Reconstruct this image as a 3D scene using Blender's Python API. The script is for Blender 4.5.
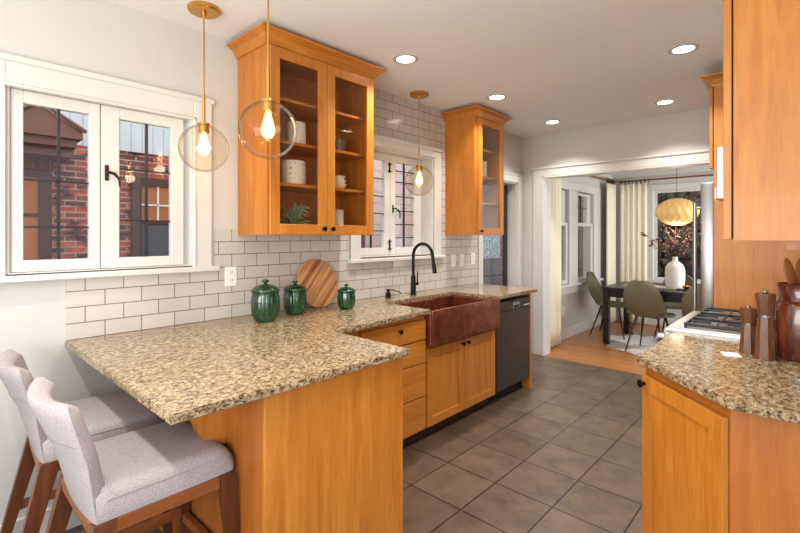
import bpy, bmesh, math, random
from mathutils import Vector, Matrix
PI = math.pi
random.seed(7)
for o in list(bpy.data.objects): bpy.data.objects.remove(o)
SC = bpy.context.scene
COL = SC.collection

# ------------------------------------------------------------------ camera
cam_d = bpy.data.cameras.new('camera'); cam = bpy.data.objects.new('camera', cam_d); COL.objects.link(cam)
cam.location = (0, 0, 1.42); cam.rotation_euler = (PI/2, 0, math.radians(42.868))
cam_d.sensor_width = 36; cam_d.lens = 36*449.25/800; cam_d.shift_y = -31/800; cam_d.clip_start = 0.02
SC.camera = cam

# ------------------------------------------------------------------ world, big lights, exposure
w = bpy.data.worlds.new('world'); SC.world = w; w.use_nodes = True
bg = w.node_tree.nodes['Background']; bg.inputs[0].default_value = (0.94, 0.96, 1.0, 1); bg.inputs[1].default_value = 2.1
def area(name, loc, size, power, color, rot=(0, 0, 0), size_y=None, shape='RECTANGLE', spread=180):
    l = bpy.data.lights.new(name, 'AREA'); l.shape = shape; l.size = size
    if size_y: l.size_y = size_y
    l.energy = power; l.color = color; l.spread = math.radians(spread)
    o = bpy.data.objects.new(name, l); COL.objects.link(o); o.location = loc; o.rotation_euler = rot
    return o
WARM = (1.0, 0.83, 0.64)
NEUT = (1.0, 0.96, 0.91)
# added unseen area lamp, aimed up to brighten the ceiling and bounce into the room
area('ceiling_fill_light', (-0.7, -1.0, 1.35), 1.8, 74, (1.0, 0.985, 0.94), (math.radians(142), 0, math.radians(8)), 1.4)
# added area lamp outside the unseen side opening, brightening the nook
area('nook_fill_light', (1.62, 6.6, 1.5), 2.2, 115, (0.95, 0.97, 1.0), (0, math.radians(90), 0), 1.4)
SC.view_settings.view_transform = 'Standard'; SC.view_settings.look = 'None'
SC.view_settings.exposure = 0.06; SC.view_settings.gamma = 1; SC.view_settings.use_curve_mapping = False

# ------------------------------------------------------------------ materials
def lin(c):
    return tuple(((v/255)/12.92 if v/255 <= 0.04045 else ((v/255+0.055)/1.055)**2.4) for v in c) + (1,)
def mat(name, col=(200, 200, 200), rough=0.5, metal=0.0, spec=0.5, emit=None, estr=0, coat=0):
    m = bpy.data.materials.new(name); m.use_nodes = True
    b = m.node_tree.nodes['Principled BSDF']
    b.inputs['Base Color'].default_value = lin(col); b.inputs['Roughness'].default_value = rough
    b.inputs['Metallic'].default_value = metal; b.inputs['Specular IOR Level'].default_value = spec
    b.inputs['Coat Weight'].default_value = coat
    if emit: b.inputs['Emission Color'].default_value = lin(emit); b.inputs['Emission Strength'].default_value = estr
    return m
def N(m, t, **k):
    n = m.node_tree.nodes.new(t)
    for a, v in k.items(): setattr(n, a, v)
    return n
def L(m, a, b): m.node_tree.links.new(a, b)
def B(m): return m.node_tree.nodes['Principled BSDF']
def coords(m, scale=(1, 1, 1), swiz=None, off=(0, 0, 0)):
    tc = N(m, 'ShaderNodeTexCoord'); src = tc.outputs['Object']
    if swiz:
        s = N(m, 'ShaderNodeSeparateXYZ'); c = N(m, 'ShaderNodeCombineXYZ'); L(m, src, s.inputs[0])
        for i, a in enumerate(swiz): L(m, s.outputs[a], c.inputs[i])
        src = c.outputs[0]
    mp = N(m, 'ShaderNodeMapping'); mp.inputs['Scale'].default_value = scale; mp.inputs['Location'].default_value = off
    L(m, src, mp.inputs[0]); return mp.outputs[0]
def ramp(m, fac, stops):
    r = N(m, 'ShaderNodeValToRGB'); L(m, fac, r.inputs[0]); e = r.color_ramp.elements
    while len(e) < len(stops): e.new(0.5)
    for el, (p, c) in zip(e, stops): el.position = p; el.color = lin(c)
    return r.outputs[0]
def noise(m, vec, scale, detail=4, rough=0.5, dist=0):
    n = N(m, 'ShaderNodeTexNoise'); n.inputs['Scale'].default_value = scale; n.inputs['Detail'].default_value = detail
    n.inputs['Roughness'].default_value = rough; n.inputs['Distortion'].default_value = dist
    L(m, vec, n.inputs['Vector']); return n.outputs['Fac']
def bump(m, h, strength=0.3, dist=0.002):
    b = N(m, 'ShaderNodeBump'); b.inputs['Strength'].default_value = strength; b.inputs['Distance'].default_value = dist
    L(m, h, b.inputs['Height']); L(m, b.outputs[0], B(m).inputs['Normal'])
def mix(m, fac, a, b, blend='MIX'):
    x = N(m, 'ShaderNodeMix', data_type='RGBA', blend_type=blend)
    if isinstance(fac, (int, float)): x.inputs[0].default_value = fac
    else: L(m, fac, x.inputs[0])
    for s, v in ((6, a), (7, b)):
        if isinstance(v, tuple): x.inputs[s].default_value = v
        else: L(m, v, x.inputs[s])
    return x.outputs[2]
def wood(name, c1, c2, c3, axis='z', rough=0.42, k=1.0, coat=0.06, contrast=1.0):
    m = mat(name, c2, rough, coat=coat)
    sc = {'z': (9*k, 9*k, 0.8*k), 'y': (9*k, 0.8*k, 9*k), 'x': (0.8*k, 9*k, 9*k)}[axis]
    v = coords(m, sc)
    n = noise(m, v, 2.0, 6, 0.55, 1.1)
    c = ramp(m, n, [(0.5-0.25/contrast, c1), (0.5, c2), (0.5+0.25/contrast, c3)])
    f = noise(m, coords(m, tuple(5*s for s in sc)), 3.0, 3, 0.6)
    f = ramp(m, f, [(0.3, (225, 225, 225)), (0.7, (255, 255, 255))])
    L(m, mix(m, 0.55, c, f, 'MULTIPLY'), B(m).inputs['Base Color'])
    return m
M = {}
M['wall'] = mat('wall_paint', (200, 198, 193), 0.6)
M['ceiling'] = mat('ceiling_paint', (232, 232, 230), 0.7)
M['trim'] = mat('white_trim_paint', (210, 209, 203), 0.35)
M['maple'] = wood('maple_vertical', (172, 100, 28), (190, 118, 38), (205, 134, 52))
M['maple_y'] = wood('maple_grain_along_run', (172, 100, 28), (190, 118, 38), (205, 134, 52), 'y')
M['maple_in'] = wood('maple_inside', (186, 118, 62), (196, 128, 70), (206, 138, 78))
M['maple_shade'] = wood('maple_shaded', (152, 86, 28), (170, 98, 34), (182, 110, 42))  # darker copy of the same maple, with shade put into its colour
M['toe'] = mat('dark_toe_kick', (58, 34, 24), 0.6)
M['black'] = mat('black_metal', (18, 18, 20), 0.35, 0.6)
M['iron'] = mat('black_iron', (22, 22, 24), 0.45, 0.2)
M['brass'] = mat('brushed_brass', (212, 160, 84), 0.28, 1.0)
M['steel'] = mat('stainless', (172, 172, 172), 0.34, 1.0)
M['dwsteel'] = mat('dark_stainless', (86, 80, 78), 0.36, 0.9)
M['white_plastic'] = mat('white_plastic', (236, 232, 222), 0.4)
M['slot'] = mat('dark_slot', (40, 36, 34), 0.6)
M['porcelain'] = mat('white_porcelain', (232, 228, 220), 0.3)
M['seam'] = mat('seam_thread', (132, 124, 120), 0.9)
M['stoolwood'] = wood('stool_walnut', (82, 42, 20), (98, 52, 25), (116, 64, 31), 'z', 0.35)
M['stoolwood_y'] = wood('stool_walnut_rail', (118, 64, 28), (138, 78, 36), (154, 92, 46), 'y', 0.35)
M['blackwood'] = mat('black_table', (20, 18, 18), 0.35)
M['olive'] = mat('olive_fabric', (108, 103, 80), 0.8)
M['olive_leg'] = mat('dark_metal_leg', (42, 32, 28), 0.4, 0.3)
M['runner'] = mat('cream_runner', (222, 214, 196), 0.9)
M['leaf'] = mat('dark_leaf', (44, 58, 32), 0.6)
M['leaf2'] = mat('tree_leaf', (70, 84, 48), 0.7)
M['leaf3'] = mat('brown_leaf', (84, 66, 52), 0.7)
M['bark'] = mat('bark', (66, 52, 42), 0.9)
M['red_leaf'] = mat('burgundy_leaf', (92, 34, 44), 0.7)
M['pink_leaf'] = mat('rose_leaf', (140, 96, 74), 0.7)
M['airplant'] = mat('air_plant_green', (118, 140, 108), 0.6)
M['muntin'] = mat('dark_lead', (34, 34, 38), 0.5)
M['bronze'] = mat('bronze_handle', (62, 38, 28), 0.35, 0.8)
M['near_black'] = mat('dark_gap', (14, 12, 12), 0.8)

def thin_glass(name, tint=(255, 255, 255), refl=0.6, rough=0.0, base=0.03, blend=0.3):
    m = bpy.data.materials.new(name); m.use_nodes = True; nt = m.node_tree; nt.nodes.clear()
    out = N(m, 'ShaderNodeOutputMaterial'); t = N(m, 'ShaderNodeBsdfTransparent'); g = N(m, 'ShaderNodeBsdfGlossy')
    t.inputs[0].default_value = lin(tint); g.inputs['Roughness'].default_value = rough
    lw = N(m, 'ShaderNodeLayerWeight'); lw.inputs[0].default_value = blend
    ma = N(m, 'ShaderNodeMath', operation='MULTIPLY_ADD'); L(m, lw.outputs['Fresnel'], ma.inputs[0]); ma.inputs[1].default_value = refl; ma.inputs[2].default_value = base
    ma.use_clamp = True
    mx = N(m, 'ShaderNodeMixShader'); L(m, ma.outputs[0], mx.inputs[0]); L(m, t.outputs[0], mx.inputs[1]); L(m, g.outputs[0], mx.inputs[2])
    L(m, mx.outputs[0], out.inputs[0]); return m
M['pane'] = thin_glass('window_glass', (250, 251, 252), 0.35, 0, 0.008, 0.25)
M['cabglass'] = thin_glass('cabinet_glass', (250, 247, 242), 0.4, 0, 0.015, 0.16)
M['globe'] = thin_glass('globe_glass', (250, 246, 240), 0.6, 0, 0.02, 0.10)
M['bulb'] = mat('bulb_glow', (255, 220, 170), 0.3, emit=(255, 196, 120), estr=14)
M['filament'] = mat('filament', (255, 220, 170), 0.3, emit=(255, 214, 150), estr=60)
M['lens'] = mat('downlight_lens', (255, 244, 228), 0.4, emit=(255, 236, 206), estr=14)
M['ringgrey'] = mat('downlight_ring', (188, 184, 178), 0.5)
M['pleatline'] = mat('pleat_seam', (206, 158, 98), 0.7)
M['shade'] = mat('glowing_shade', (232, 196, 130), 0.6, emit=(244, 190, 112), estr=0.30)

# granite
m = M['granite'] = mat('granite', (190, 165, 125), 0.14, spec=0.5)
v = coords(m, (1, 1, 1))
v2 = coords(m, (1.0, 0.62, 1.0))
base = ramp(m, noise(m, v2, 62, 6, 0.66, 0.8), [(0.31, (76, 58, 42)), (0.43, (126, 102, 74)), (0.52, (158, 136, 104)), (0.63, (182, 162, 132)), (0.78, (202, 190, 168))])
spk = ramp(m, noise(m, v2, 120, 4, 0.62, 0.5), [(0.40, (40, 30, 24)), (0.46, (255, 255, 255))])
c = mix(m, 0.85, base, spk, 'MULTIPLY')
wht = ramp(m, noise(m, v, 150, 2, 0.5), [(0.64, (0, 0, 0)), (0.70, (60, 58, 54))])
L(m, mix(m, 0.7, c, wht, 'ADD'), B(m).inputs['Base Color'])
# subway tile
def bricks(name, swiz, bw, rh, mortar, c1, c2, cm, rough, off=(0, 0, 0), stagger=0.5, bstr=0.5, smooth=0.1, rr=None, bias=0):
    m = mat(name, c1, rough); v = coords(m, (1, 1, 1), swiz, off)
    b = N(m, 'ShaderNodeTexBrick'); b.offset = stagger; b.inputs['Scale'].default_value = 1
    b.inputs['Brick Width'].default_value = bw; b.inputs['Row Height'].default_value = rh; b.inputs['Mortar Size'].default_value = mortar
    b.inputs['Mortar Smooth'].default_value = smooth; b.inputs['Bias'].default_value = bias
    b.inputs['Color1'].default_value = lin(c1); b.inputs['Color2'].default_value = lin(c2); b.inputs['Mortar'].default_value = lin(cm)
    L(m, v, b.inputs['Vector'])
    inv = N(m, 'ShaderNodeMath', operation='SUBTRACT'); inv.inputs[0].default_value = 1; L(m, b.outputs['Fac'], inv.inputs[1])
    bump(m, inv.outputs[0], bstr, 0.002)
    return m, b, v
m, b, v = bricks('subway_tile', (1, 2, 0), 0.168, 0.0779, 0.0024, (200, 194, 185), (190, 184, 175), (128, 114, 98), 0.12, (0.105, -0.915+0.0779*2, 0), 0.5, 0.6)
L(m, b.outputs[0], B(m).inputs['Base Color']); M['subway'] = m
m, b, v = bricks('floor_tile', (0, 1, 2), 0.339, 0.3447, 0.0042, (106, 90, 75), (95, 80, 67), (36, 29, 25), 0.28, (1.014, -2.262, 0), 0.0, 0.5)
mot = ramp(m, noise(m, coords(m), 6.5, 8, 0.68, 0.5), [(0.32, (178, 172, 168)), (0.5, (225, 221, 217)), (0.68, (255, 252, 248))])
L(m, mix(m, 0.9, b.outputs[0], mot, 'MULTIPLY'), B(m).inputs['Base Color']); M['floortile'] = m
m, b, v = bricks('oak_floor', (0, 1, 2), 1.1, 0.057, 0.0012, (182, 126, 72), (162, 106, 58), (88, 52, 28), 0.3, (0, 0, 0), 0.37, 0.2)
gr = ramp(m, noise(m, coords(m, (1.5, 22, 1)), 3, 5, 0.6), [(0.3, (215, 205, 195)), (0.7, (255, 255, 255))])
L(m, mix(m, 0.8, b.outputs[0], gr, 'MULTIPLY'), B(m).inputs['Base Color']); M['oak'] = m
m, b, v = bricks('red_brick', (1, 2, 0), 0.20, 0.064, 0.009, (206, 96, 66), (96, 62, 64), (176, 160, 148), 0.85, (0, 0, 0), 0.5, 1.0, 0.3)
vr = ramp(m, noise(m, coords(m, (1, 1, 2.6)), 5.5, 3, 0.5), [(0.32, (92, 86, 96)), (0.42, (195, 175, 170)), (0.55, (255, 245, 240)), (0.72, (255, 225, 200))])
vw = ramp(m, noise(m, coords(m, (1, 1, 2.8)), 4.3, 2, 0.4, 0), [(0.64, (0, 0, 0)), (0.70, (90, 80, 74))])
L(m, mix(m, 1.0, mix(m, 1.0, b.outputs[0], vr, 'MULTIPLY'), vw, 'ADD'), B(m).inputs['Base Color']); M['brick'] = m
m, b, v = bricks('lintel_brick', (1, 2, 0), 0.075, 0.2, 0.008, (136, 66, 48), (96, 50, 42), (120, 100, 90), 0.85, (0, -2.11, 0), 0.0, 1.0)
L(m, b.outputs[0], B(m).inputs['Base Color']); M['lintel'] = m
def slats(name, axis, c1, c2, period, rough=0.7):
    m = mat(name, c1, rough); v = coords(m); s = N(m, 'ShaderNodeSeparateXYZ'); L(m, v, s.inputs[0])
    d = N(m, 'ShaderNodeMath', operation='MULTIPLY'); L(m, s.outputs[axis], d.inputs[0]); d.inputs[1].default_value = 1/period
    f = N(m, 'ShaderNodeMath', operation='FRACT'); L(m, d.outputs[0], f.inputs[0])
    L(m, ramp(m, f.outputs[0], [(0.0, c2), (0.12, c1), (0.9, c1)]), B(m).inputs['Base Color']); bump(m, f.outputs[0], 0.5, 0.01); return m
M['siding'] = slats('pale_siding', 1, (206, 212, 214), (150, 154, 158), 0.12)
M['pinksiding'] = slats('pink_siding', 2, (232, 208, 204), (176, 150, 148), 0.16)
M['blind'] = slats('orange_blind', 2, (186, 118, 76), (140, 84, 52), 0.035)
M['screen'] = mat('grey_screen', (92, 92, 98), 0.8)
M['eave'] = mat('brown_eave', (120, 78, 66), 0.6)
M['shingle'] = slats('grey_shingle', 2, (98, 96, 100), (66, 64, 68), 0.1)
M['darkframe'] = mat('brown_window_frame', (78, 42, 36), 0.5)
M['darkwood2'] = mat('dark_door', (40, 42, 48), 0.4)
M['ground'] = mat('outside_ground', (98, 92, 80), 0.9)
# copper
m = M['copper'] = mat('hammered_copper', (158, 92, 70), 0.36, 0.85)
L(m, ramp(m, noise(m, coords(m), 9, 6, 0.65, 0.4), [(0.3, (116, 64, 44)), (0.5, (148, 88, 64)), (0.72, (176, 116, 90))]), B(m).inputs['Base Color'])
vo = N(m, 'ShaderNodeTexVoronoi'); vo.inputs['Scale'].default_value = 70; L(m, coords(m), vo.inputs['Vector']); bump(m, vo.outputs['Distance'], 0.35, 0.002)
# fabric
def fabric(name, c1, c2, sc=240):
    m = mat(name, c1, 0.9, spec=0.2); v = coords(m)
    ch = N(m, 'ShaderNodeTexVoronoi'); ch.inputs['Scale'].default_value = sc; L(m, v, ch.inputs['Vector'])
    L(m, ramp(m, ch.outputs['Distance'], [(0.1, c1), (0.7, c2)]), B(m).inputs['Base Color']); bump(m, ch.outputs['Distance'], 0.35, 0.002); return m
M['stoolfab'] = fabric('pale_grey_weave', (190, 182, 181), (152, 145, 146), 330)
# green glaze
m = M['green'] = mat('green_glaze', (16, 70, 40), 0.12, coat=0.6)
L(m, ramp(m, noise(m, coords(m, (1, 1, 0.5)), 26, 4, 0.6), [(0.3, (4, 34, 18)), (0.55, (10, 58, 32)), (0.75, (34, 92, 56))]), B(m).inputs['Base Color'])
# cutting board stripes
m = M['board'] = mat('acacia', (170, 110, 60), 0.4)
mp = coords(m, (1, 1, 1), (1, 2, 0)); r0 = N(m, 'ShaderNodeMapping'); r0.inputs['Rotation'].default_value = (0, 0, math.radians(-44)); L(m, mp, r0.inputs[0]); rt = N(m, 'ShaderNodeMapping'); rt.inputs['Scale'].default_value = (1.0, 22, 0); L(m, r0.outputs[0], rt.inputs[0])
L(m, ramp(m, noise(m, rt.outputs[0], 1.2, 3, 0.5), [(0.30, (92, 52, 30)), (0.42, (150, 94, 54)), (0.55, (196, 142, 90)), (0.7, (214, 168, 116))]), B(m).inputs['Base Color'])
M['mill'] = wood('mill_walnut', (74, 40, 20), (106, 62, 32), (142, 92, 54), 'z', 0.4, 3)
M['spoon'] = wood('spoon_wood', (150, 88, 44), (172, 104, 54), (190, 122, 70), 'z', 0.5, 3)
m = M['crock'] = mat('oxblood_glaze', (92, 34, 22), 0.18, coat=0.4)
L(m, ramp(m, noise(m, coords(m, (1, 1, 0.35)), 22, 5, 0.6), [(0.3, (56, 24, 16)), (0.5, (100, 44, 26)), (0.7, (136, 74, 48))]), B(m).inputs['Base Color'])
m = M['curtain'] = mat('cream_linen', (234, 229, 206), 0.9)
B(m).inputs['Transmission Weight'].default_value = 0.0
m = M['canister'] = mat('patterned_white', (226, 218, 206), 0.5)
vo = N(m, 'ShaderNodeTexVoronoi'); vo.inputs['Scale'].default_value = 32; L(m, coords(m), vo.inputs['Vector']); vo.inputs['Randomness'].default_value = 0.1
L(m, ramp(m, vo.outputs['Distance'], [(0.30, (172, 160, 146)), (0.38, (228, 221, 210))]), B(m).inputs['Base Color'])
m = M['hide'] = mat('hide_rug', (226, 220, 212), 0.95)
L(m, ramp(m, noise(m, coords(m), 2.2, 4, 0.55, 0.6), [(0.42, (150, 140, 134)), (0.5, (232, 226, 220))]), B(m).inputs['Base Color'])

# ------------------------------------------------------------------ mesh helpers
def BM(): return bmesh.new()
def merge(bm, t):
    me = bpy.data.meshes.new('t'); t.to_mesh(me); t.free(); bm.from_mesh(me); bpy.data.meshes.remove(me)
def bx(bm, x0, x1, y0, y1, z0, z1, bev=0, seg=1):
    t = bmesh.new(); bmesh.ops.create_cube(t, size=1)
    bmesh.ops.transform(t, matrix=Matrix.Translation(((x0+x1)/2, (y0+y1)/2, (z0+z1)/2)) @ Matrix.Diagonal((abs(x1-x0), abs(y1-y0), abs(z1-z0), 1)), verts=t.verts)
    if bev: bmesh.ops.bevel(t, geom=t.edges[:], offset=bev, segments=seg, affect='EDGES', profile=0.5)
    merge(bm, t); return bm
def box(*a, **k): return bx(BM(), *a, **k)
def tube(bm, pts, r, n=10, caps=True):
    pts = [Vector(p) for p in pts]; rs = r if isinstance(r, (list, tuple)) else [r]*len(pts)
    rings = []; up = None
    for i, p in enumerate(pts):
        d = (pts[min(i+1, len(pts)-1)] - pts[max(i-1, 0)]).normalized()
        if up is None: up = Vector((0, 0, 1)) if abs(d.z) < 0.9 else Vector((1, 0, 0))
        a = d.cross(up).normalized(); b = a.cross(d).normalized(); up = b
        rings.append([bm.verts.new(p + (a*math.cos(2*PI*k/n) + b*math.sin(2*PI*k/n))*rs[i]) for k in range(n)])
    for A, Bq in zip(rings, rings[1:]):
        for k in range(n): bm.faces.new((A[k], A[(k+1) % n], Bq[(k+1) % n], Bq[k]))
    if caps: bm.faces.new(rings[0][::-1]); bm.faces.new(rings[-1])
    return bm
def lathe(bm, prof, c=(0, 0, 0), n=28, mod=None, axis='z', closed=False):
    rings = []
    for (r, z) in prof:
        ring = []
        for k in range(n):
            a = 2*PI*k/n; rr = max(r, 0.0004)*(mod(a, z) if mod else 1)
            if axis == 'z': p = (c[0]+rr*math.cos(a), c[1]+rr*math.sin(a), c[2]+z)
            else: p = (c[0]+z, c[1]+rr*math.cos(a), c[2]+rr*math.sin(a))
            ring.append(bm.verts.new(p))
        rings.append(ring)
    if closed: rings.append(rings[0])
    for A, Bq in zip(rings, rings[1:]):
        for k in range(n): bm.faces.new((A[k], A[(k+1) % n], Bq[(k+1) % n], Bq[k]))
    if not closed: bm.faces.new(rings[0][::-1]); bm.faces.new(rings[-1])
    return bm
def prism(bm, poly, z0, z1, bev=0, seg=2):
    """poly in xy, extruded along z"""
    t = bmesh.new()
    lo = [t.verts.new((x, y, z0)) for x, y in poly]; hi = [t.verts.new((x, y, z1)) for x, y in poly]; n = len(poly)
    t.faces.new(lo[::-1]); t.faces.new(hi)
    for i in range(n): t.faces.new((lo[i], lo[(i+1) % n], hi[(i+1) % n], hi[i]))
    bmesh.ops.recalc_face_normals(t, faces=t.faces[:])
    if bev: bmesh.ops.bevel(t, geom=[e for e in t.edges if abs(e.verts[0].co.z-e.verts[1].co.z) < 1e-6], offset=bev, segments=seg, affect='EDGES')
    merge(bm, t); return bm
def beam(bm, p0, p1, w0, d0, w1=None, d1=None):
    """tapered rectangular bar from p0 to p1, section x width w, y depth d"""
    w1 = w0 if w1 is None else w1; d1 = d0 if d1 is None else d1
    v = []
    for p, ww, dd in ((p0, w0, d0), (p1, w1, d1)):
        for sx, sy in ((-1, -1), (1, -1), (1, 1), (-1, 1)): v.append(bm.verts.new((p[0]+sx*ww/2, p[1]+sy*dd/2, p[2])))
    for f in ((3, 2, 1, 0), (4, 5, 6, 7), (0, 1, 5, 4), (1, 2, 6, 5), (2, 3, 7, 6), (3, 0, 4, 7)): bm.faces.new([v[i] for i in f])
    return bm
def sheet(bm, fn, nu, nv, th):
    """two-sided grid with thickness; fn(u,v)->Vector, offset along normal"""
    P = [[Vector(fn(i/nu, j/nv)) for j in range(nv+1)] for i in range(nu+1)]
    def nrm(i, j):
        a = P[min(i+1, nu)][j]-P[max(i-1, 0)][j]; b = P[i][min(j+1, nv)]-P[i][max(j-1, 0)]
        return a.cross(b).normalized()
    A = [[bm.verts.new(P[i][j]) for j in range(nv+1)] for i in range(nu+1)]
    Q = [[bm.verts.new(P[i][j]+nrm(i, j)*(th(i/nu, j/nv) if callable(th) else th)) for j in range(nv+1)] for i in range(nu+1)]
    for i in range(nu):
        for j in range(nv):
            bm.faces.new((A[i][j], A[i][j+1], A[i+1][j+1], A[i+1][j])); bm.faces.new((Q[i][j], Q[i+1][j], Q[i+1][j+1], Q[i][j+1]))
    for i in range(nu):
        bm.faces.new((A[i][0], A[i+1][0], Q[i+1][0], Q[i][0])); bm.faces.new((A[i+1][nv], A[i][nv], Q[i][nv], Q[i+1][nv]))
    for j in range(nv):
        bm.faces.new((A[0][j+1], A[0][j], Q[0][j], Q[0][j+1])); bm.faces.new((A[nu][j], A[nu][j+1], Q[nu][j+1], Q[nu][j]))
    return bm
def rootloc(p):
    while p.parent: p = p.parent
    return p.location.copy()
def obj(name, bm, m, parent=None, loc=None, local=False, sharp=35, recalc=True):
    if recalc: bmesh.ops.recalc_face_normals(bm, faces=bm.faces[:])
    if parent is not None:
        off = Vector((0, 0, 0)) if local else rootloc(parent); place = Vector((0, 0, 0))
    else:
        if loc is None:
            xs = [v.co for v in bm.verts]
            lo = Vector([min(c[i] for c in xs) for i in range(3)]); hi = Vector([max(c[i] for c in xs) for i in range(3)])
            off = Vector(((lo.x+hi.x)/2, (lo.y+hi.y)/2, lo.z)); place = off
        else: off = Vector((0, 0, 0)) if local else Vector(loc); place = Vector(loc)
    bmesh.ops.translate(bm, verts=bm.verts, vec=-off)
    me = bpy.data.meshes.new(name); bm.to_mesh(me); bm.free()
    me.polygons.foreach_set('use_smooth', [True]*len(me.polygons)); me.set_sharp_from_angle(angle=math.radians(sharp))
    me.materials.append(m if not isinstance(m, str) else M[m])
    o = bpy.data.objects.new(name, me); COL.objects.link(o); o.location = place
    if parent is not None: o.parent = parent
    return o
def tag(o, label, cat, group=None, kind=None):
    o['label'] = label; o['category'] = cat
    if group: o['group'] = group
    if kind: o['kind'] = kind
    return o
def thing(name, label, cat, loc, rz=0, group=None):
    o = bpy.data.objects.new(name, None); COL.objects.link(o); o.location = loc; o.rotation_euler = (0, 0, rz); o.empty_display_size = 0.1
    return tag(o, label, cat, group)
def struct(name, bm, m):
    o = obj(name, bm, m, loc=(0, 0, 0)); o['kind'] = 'structure'; return o
def sgroup(name):
    o = bpy.data.objects.new(name, None); COL.objects.link(o); o['kind'] = 'structure'; return o
def dup(root, loc, rz, label, group=None):
    r = root.copy(); COL.objects.link(r); r.location = loc; r.rotation_euler = (0, 0, rz); r['label'] = label
    if group: r['group'] = group
    for ch in list(root.children):
        c = ch.copy(); COL.objects.link(c); c.parent = r
        for g in list(ch.children):
            d = g.copy(); COL.objects.link(d); d.parent = c
    return r
def holed(bm, axis, a0, a1, u0, u1, z0, z1, holes):
    """wall slab, thickness a0..a1 on axis, spanning u and z, with rectangular holes (u0,u1,z0,z1)"""
    cuts = sorted({u0, u1, *[h[0] for h in holes], *[h[1] for h in holes]})
    for c0, c1 in zip(cuts, cuts[1:]):
        hs = sorted([(h[2], h[3]) for h in holes if h[0] <= c0+1e-6 and h[1] >= c1-1e-6]); z = z0; segs = []
        for h0, h1 in hs:
            if h0 > z: segs.append((z, h0))
            z = h1
        if z < z1: segs.append((z, z1))
        for s0, s1 in segs:
            if axis == 'x': bx(bm, a0, a1, c0, c1, s0, s1)
            else: bx(bm, c0, c1, a0, a1, s0, s1)
    return bm

# ------------------------------------------------------------------ setting
W = -2.65; CE = 2.62; BW = 5.05; RW = 0.12
struct('floor', box(W-0.2, 2.4, -1.6, 5.03, -0.1, 0), 'floortile')
struct('floor.001', box(-2.9, 2.4, 5.03, 8.2, -0.1, 0), 'oak')
struct('ceiling', box(W-0.2, 2.4, -1.6, 5.2, CE, CE+0.1), 'ceiling')
struct('ceiling.001', box(-2.9, 2.4, 5.2, 8.2, 2.46, 2.56), 'ceiling')
wl = struct('wall_left', holed(BM(), 'x', W-0.16, W, -1.6, 5.2, 0, CE, [(0.27, 1.09, 1.245, 2.10), (2.38, 3.31, 1.245, 2.15), (4.15, 4.93, 0.0, 2.05)]), 'wall')
# tile backsplash (8 mm thick) as part of the left wall
t = BM(); T = W+0.008
bx(t, W, T, 0.49, 1.363, 0.90, 1.21); bx(t, W, T, 1.215, 1.363, 1.21, 1.458); bx(t, W, T, 1.363, 2.19, 0.90, 1.423)
bx(t, W, T, 2.19, 2.27, 0.90, CE); bx(t, W, T, 2.27, 3.43, 0.90, 1.205); bx(t, W, T, 2.27, 3.43, 2.245, CE)
bx(t, W, T, 3.43, 3.49, 0.90, CE); bx(t, W, T, 3.49, 4.06, 0.90, 1.423)
obj('tile_backsplash', t, 'subway', wl)
# the wall with the wide opening into the dining nook
struct('wall_back', holed(BM(), 'y', BW, BW+0.15, W, RW, 0, CE, [(-2.38, -0.30, -0.01, 2.115)]), 'wall')
struct('wall_right', box(RW, RW+0.12, 1.72, 5.2, 0, CE), 'wall')
struct('wall_left.001', holed(BM(), 'x', -2.70, -2.55, 5.2, 8.1, 0, 2.46, [(5.55, 6.20, 0.74, 2.06), (6.50, 7.15, 0.74, 2.06)]), 'wall')
struct('wall_back.001', holed(BM(), 'y', 7.95, 8.1, -2.55, 1.4, 0, 2.46, [(-1.90, -0.2, 0.72, 2.13)]), 'wall')
struct('wall_right.001', holed(BM(), 'x', 1.4, 1.5, 5.2, 8.1, 0, 2.46, [(5.5, 7.7, 0.7, 2.15)]), 'wall')
# opening casing
t = BM()
for x0, x1 in ((-2.50, -2.38), (-0.30, -0.18)):
    bx(t, x0, x1, BW-0.02, BW, 0, 2.215, 0.004)
bx(t, -2.50, -0.18, BW-0.022, BW, 2.115, 2.215, 0.004); bx(t, -2.52, -0.16, BW-0.035, BW, 2.20, 2.225, 0.004)
bx(t, -2.38, -2.365, BW-0.02, BW+0.17, 0, 2.115); bx(t, -2.38, -0.30, BW-0.02, BW+0.17, 2.10, 2.115)
struct('trim_1', t, 'trim')
# casing of the side door opening
t = BM()
bx(t, W, W+0.02, 4.065, 4.15, 0.0, 2.14, 0.004); bx(t, W, W+0.02, 4.93, 5.025, 0.0, 2.14, 0.004); bx(t, W, W+0.022, 4.065, 5.025, 2.05, 2.145, 0.004)
bx(t, W, W+0.03, 4.05, 5.035, 2.13, 2.155, 0.004)
bx(t, W-0.16, W, 4.915, 4.93, 0, 2.05); bx(t, W-0.16, W, 4.15, 4.165, 0, 2.05); bx(t, W-0.16, W, 4.15, 4.93, 2.035, 2.05)
struct('trim_2', t, 'trim')
# dining nook trim
t = BM()
bx(t, -2.55, -2.53, 5.2, 7.95, 0, 0.13, 0.004); bx(t, -2.55, 1.4, 7.93, 7.95, 0, 0.13, 0.004)
struct('baseboard_left', t, 'trim')
t = BM()
for k in range(3): bx(t, -2.55, -2.49-0.02*k, 5.2, 7.95, 2.36+0.035*k, 2.395+0.035*k, 0.004)
for k in range(3): bx(t, -2.55, 1.4, 7.89-0.02*k, 7.95, 2.36+0.035*k, 2.395+0.035*k, 0.004)
struct('trim_3', t, 'trim')
struct('trim_4', box(W, W+0.016, -1.6, 0.45, 0, 0.14, bev=0.004), 'trim')

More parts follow.
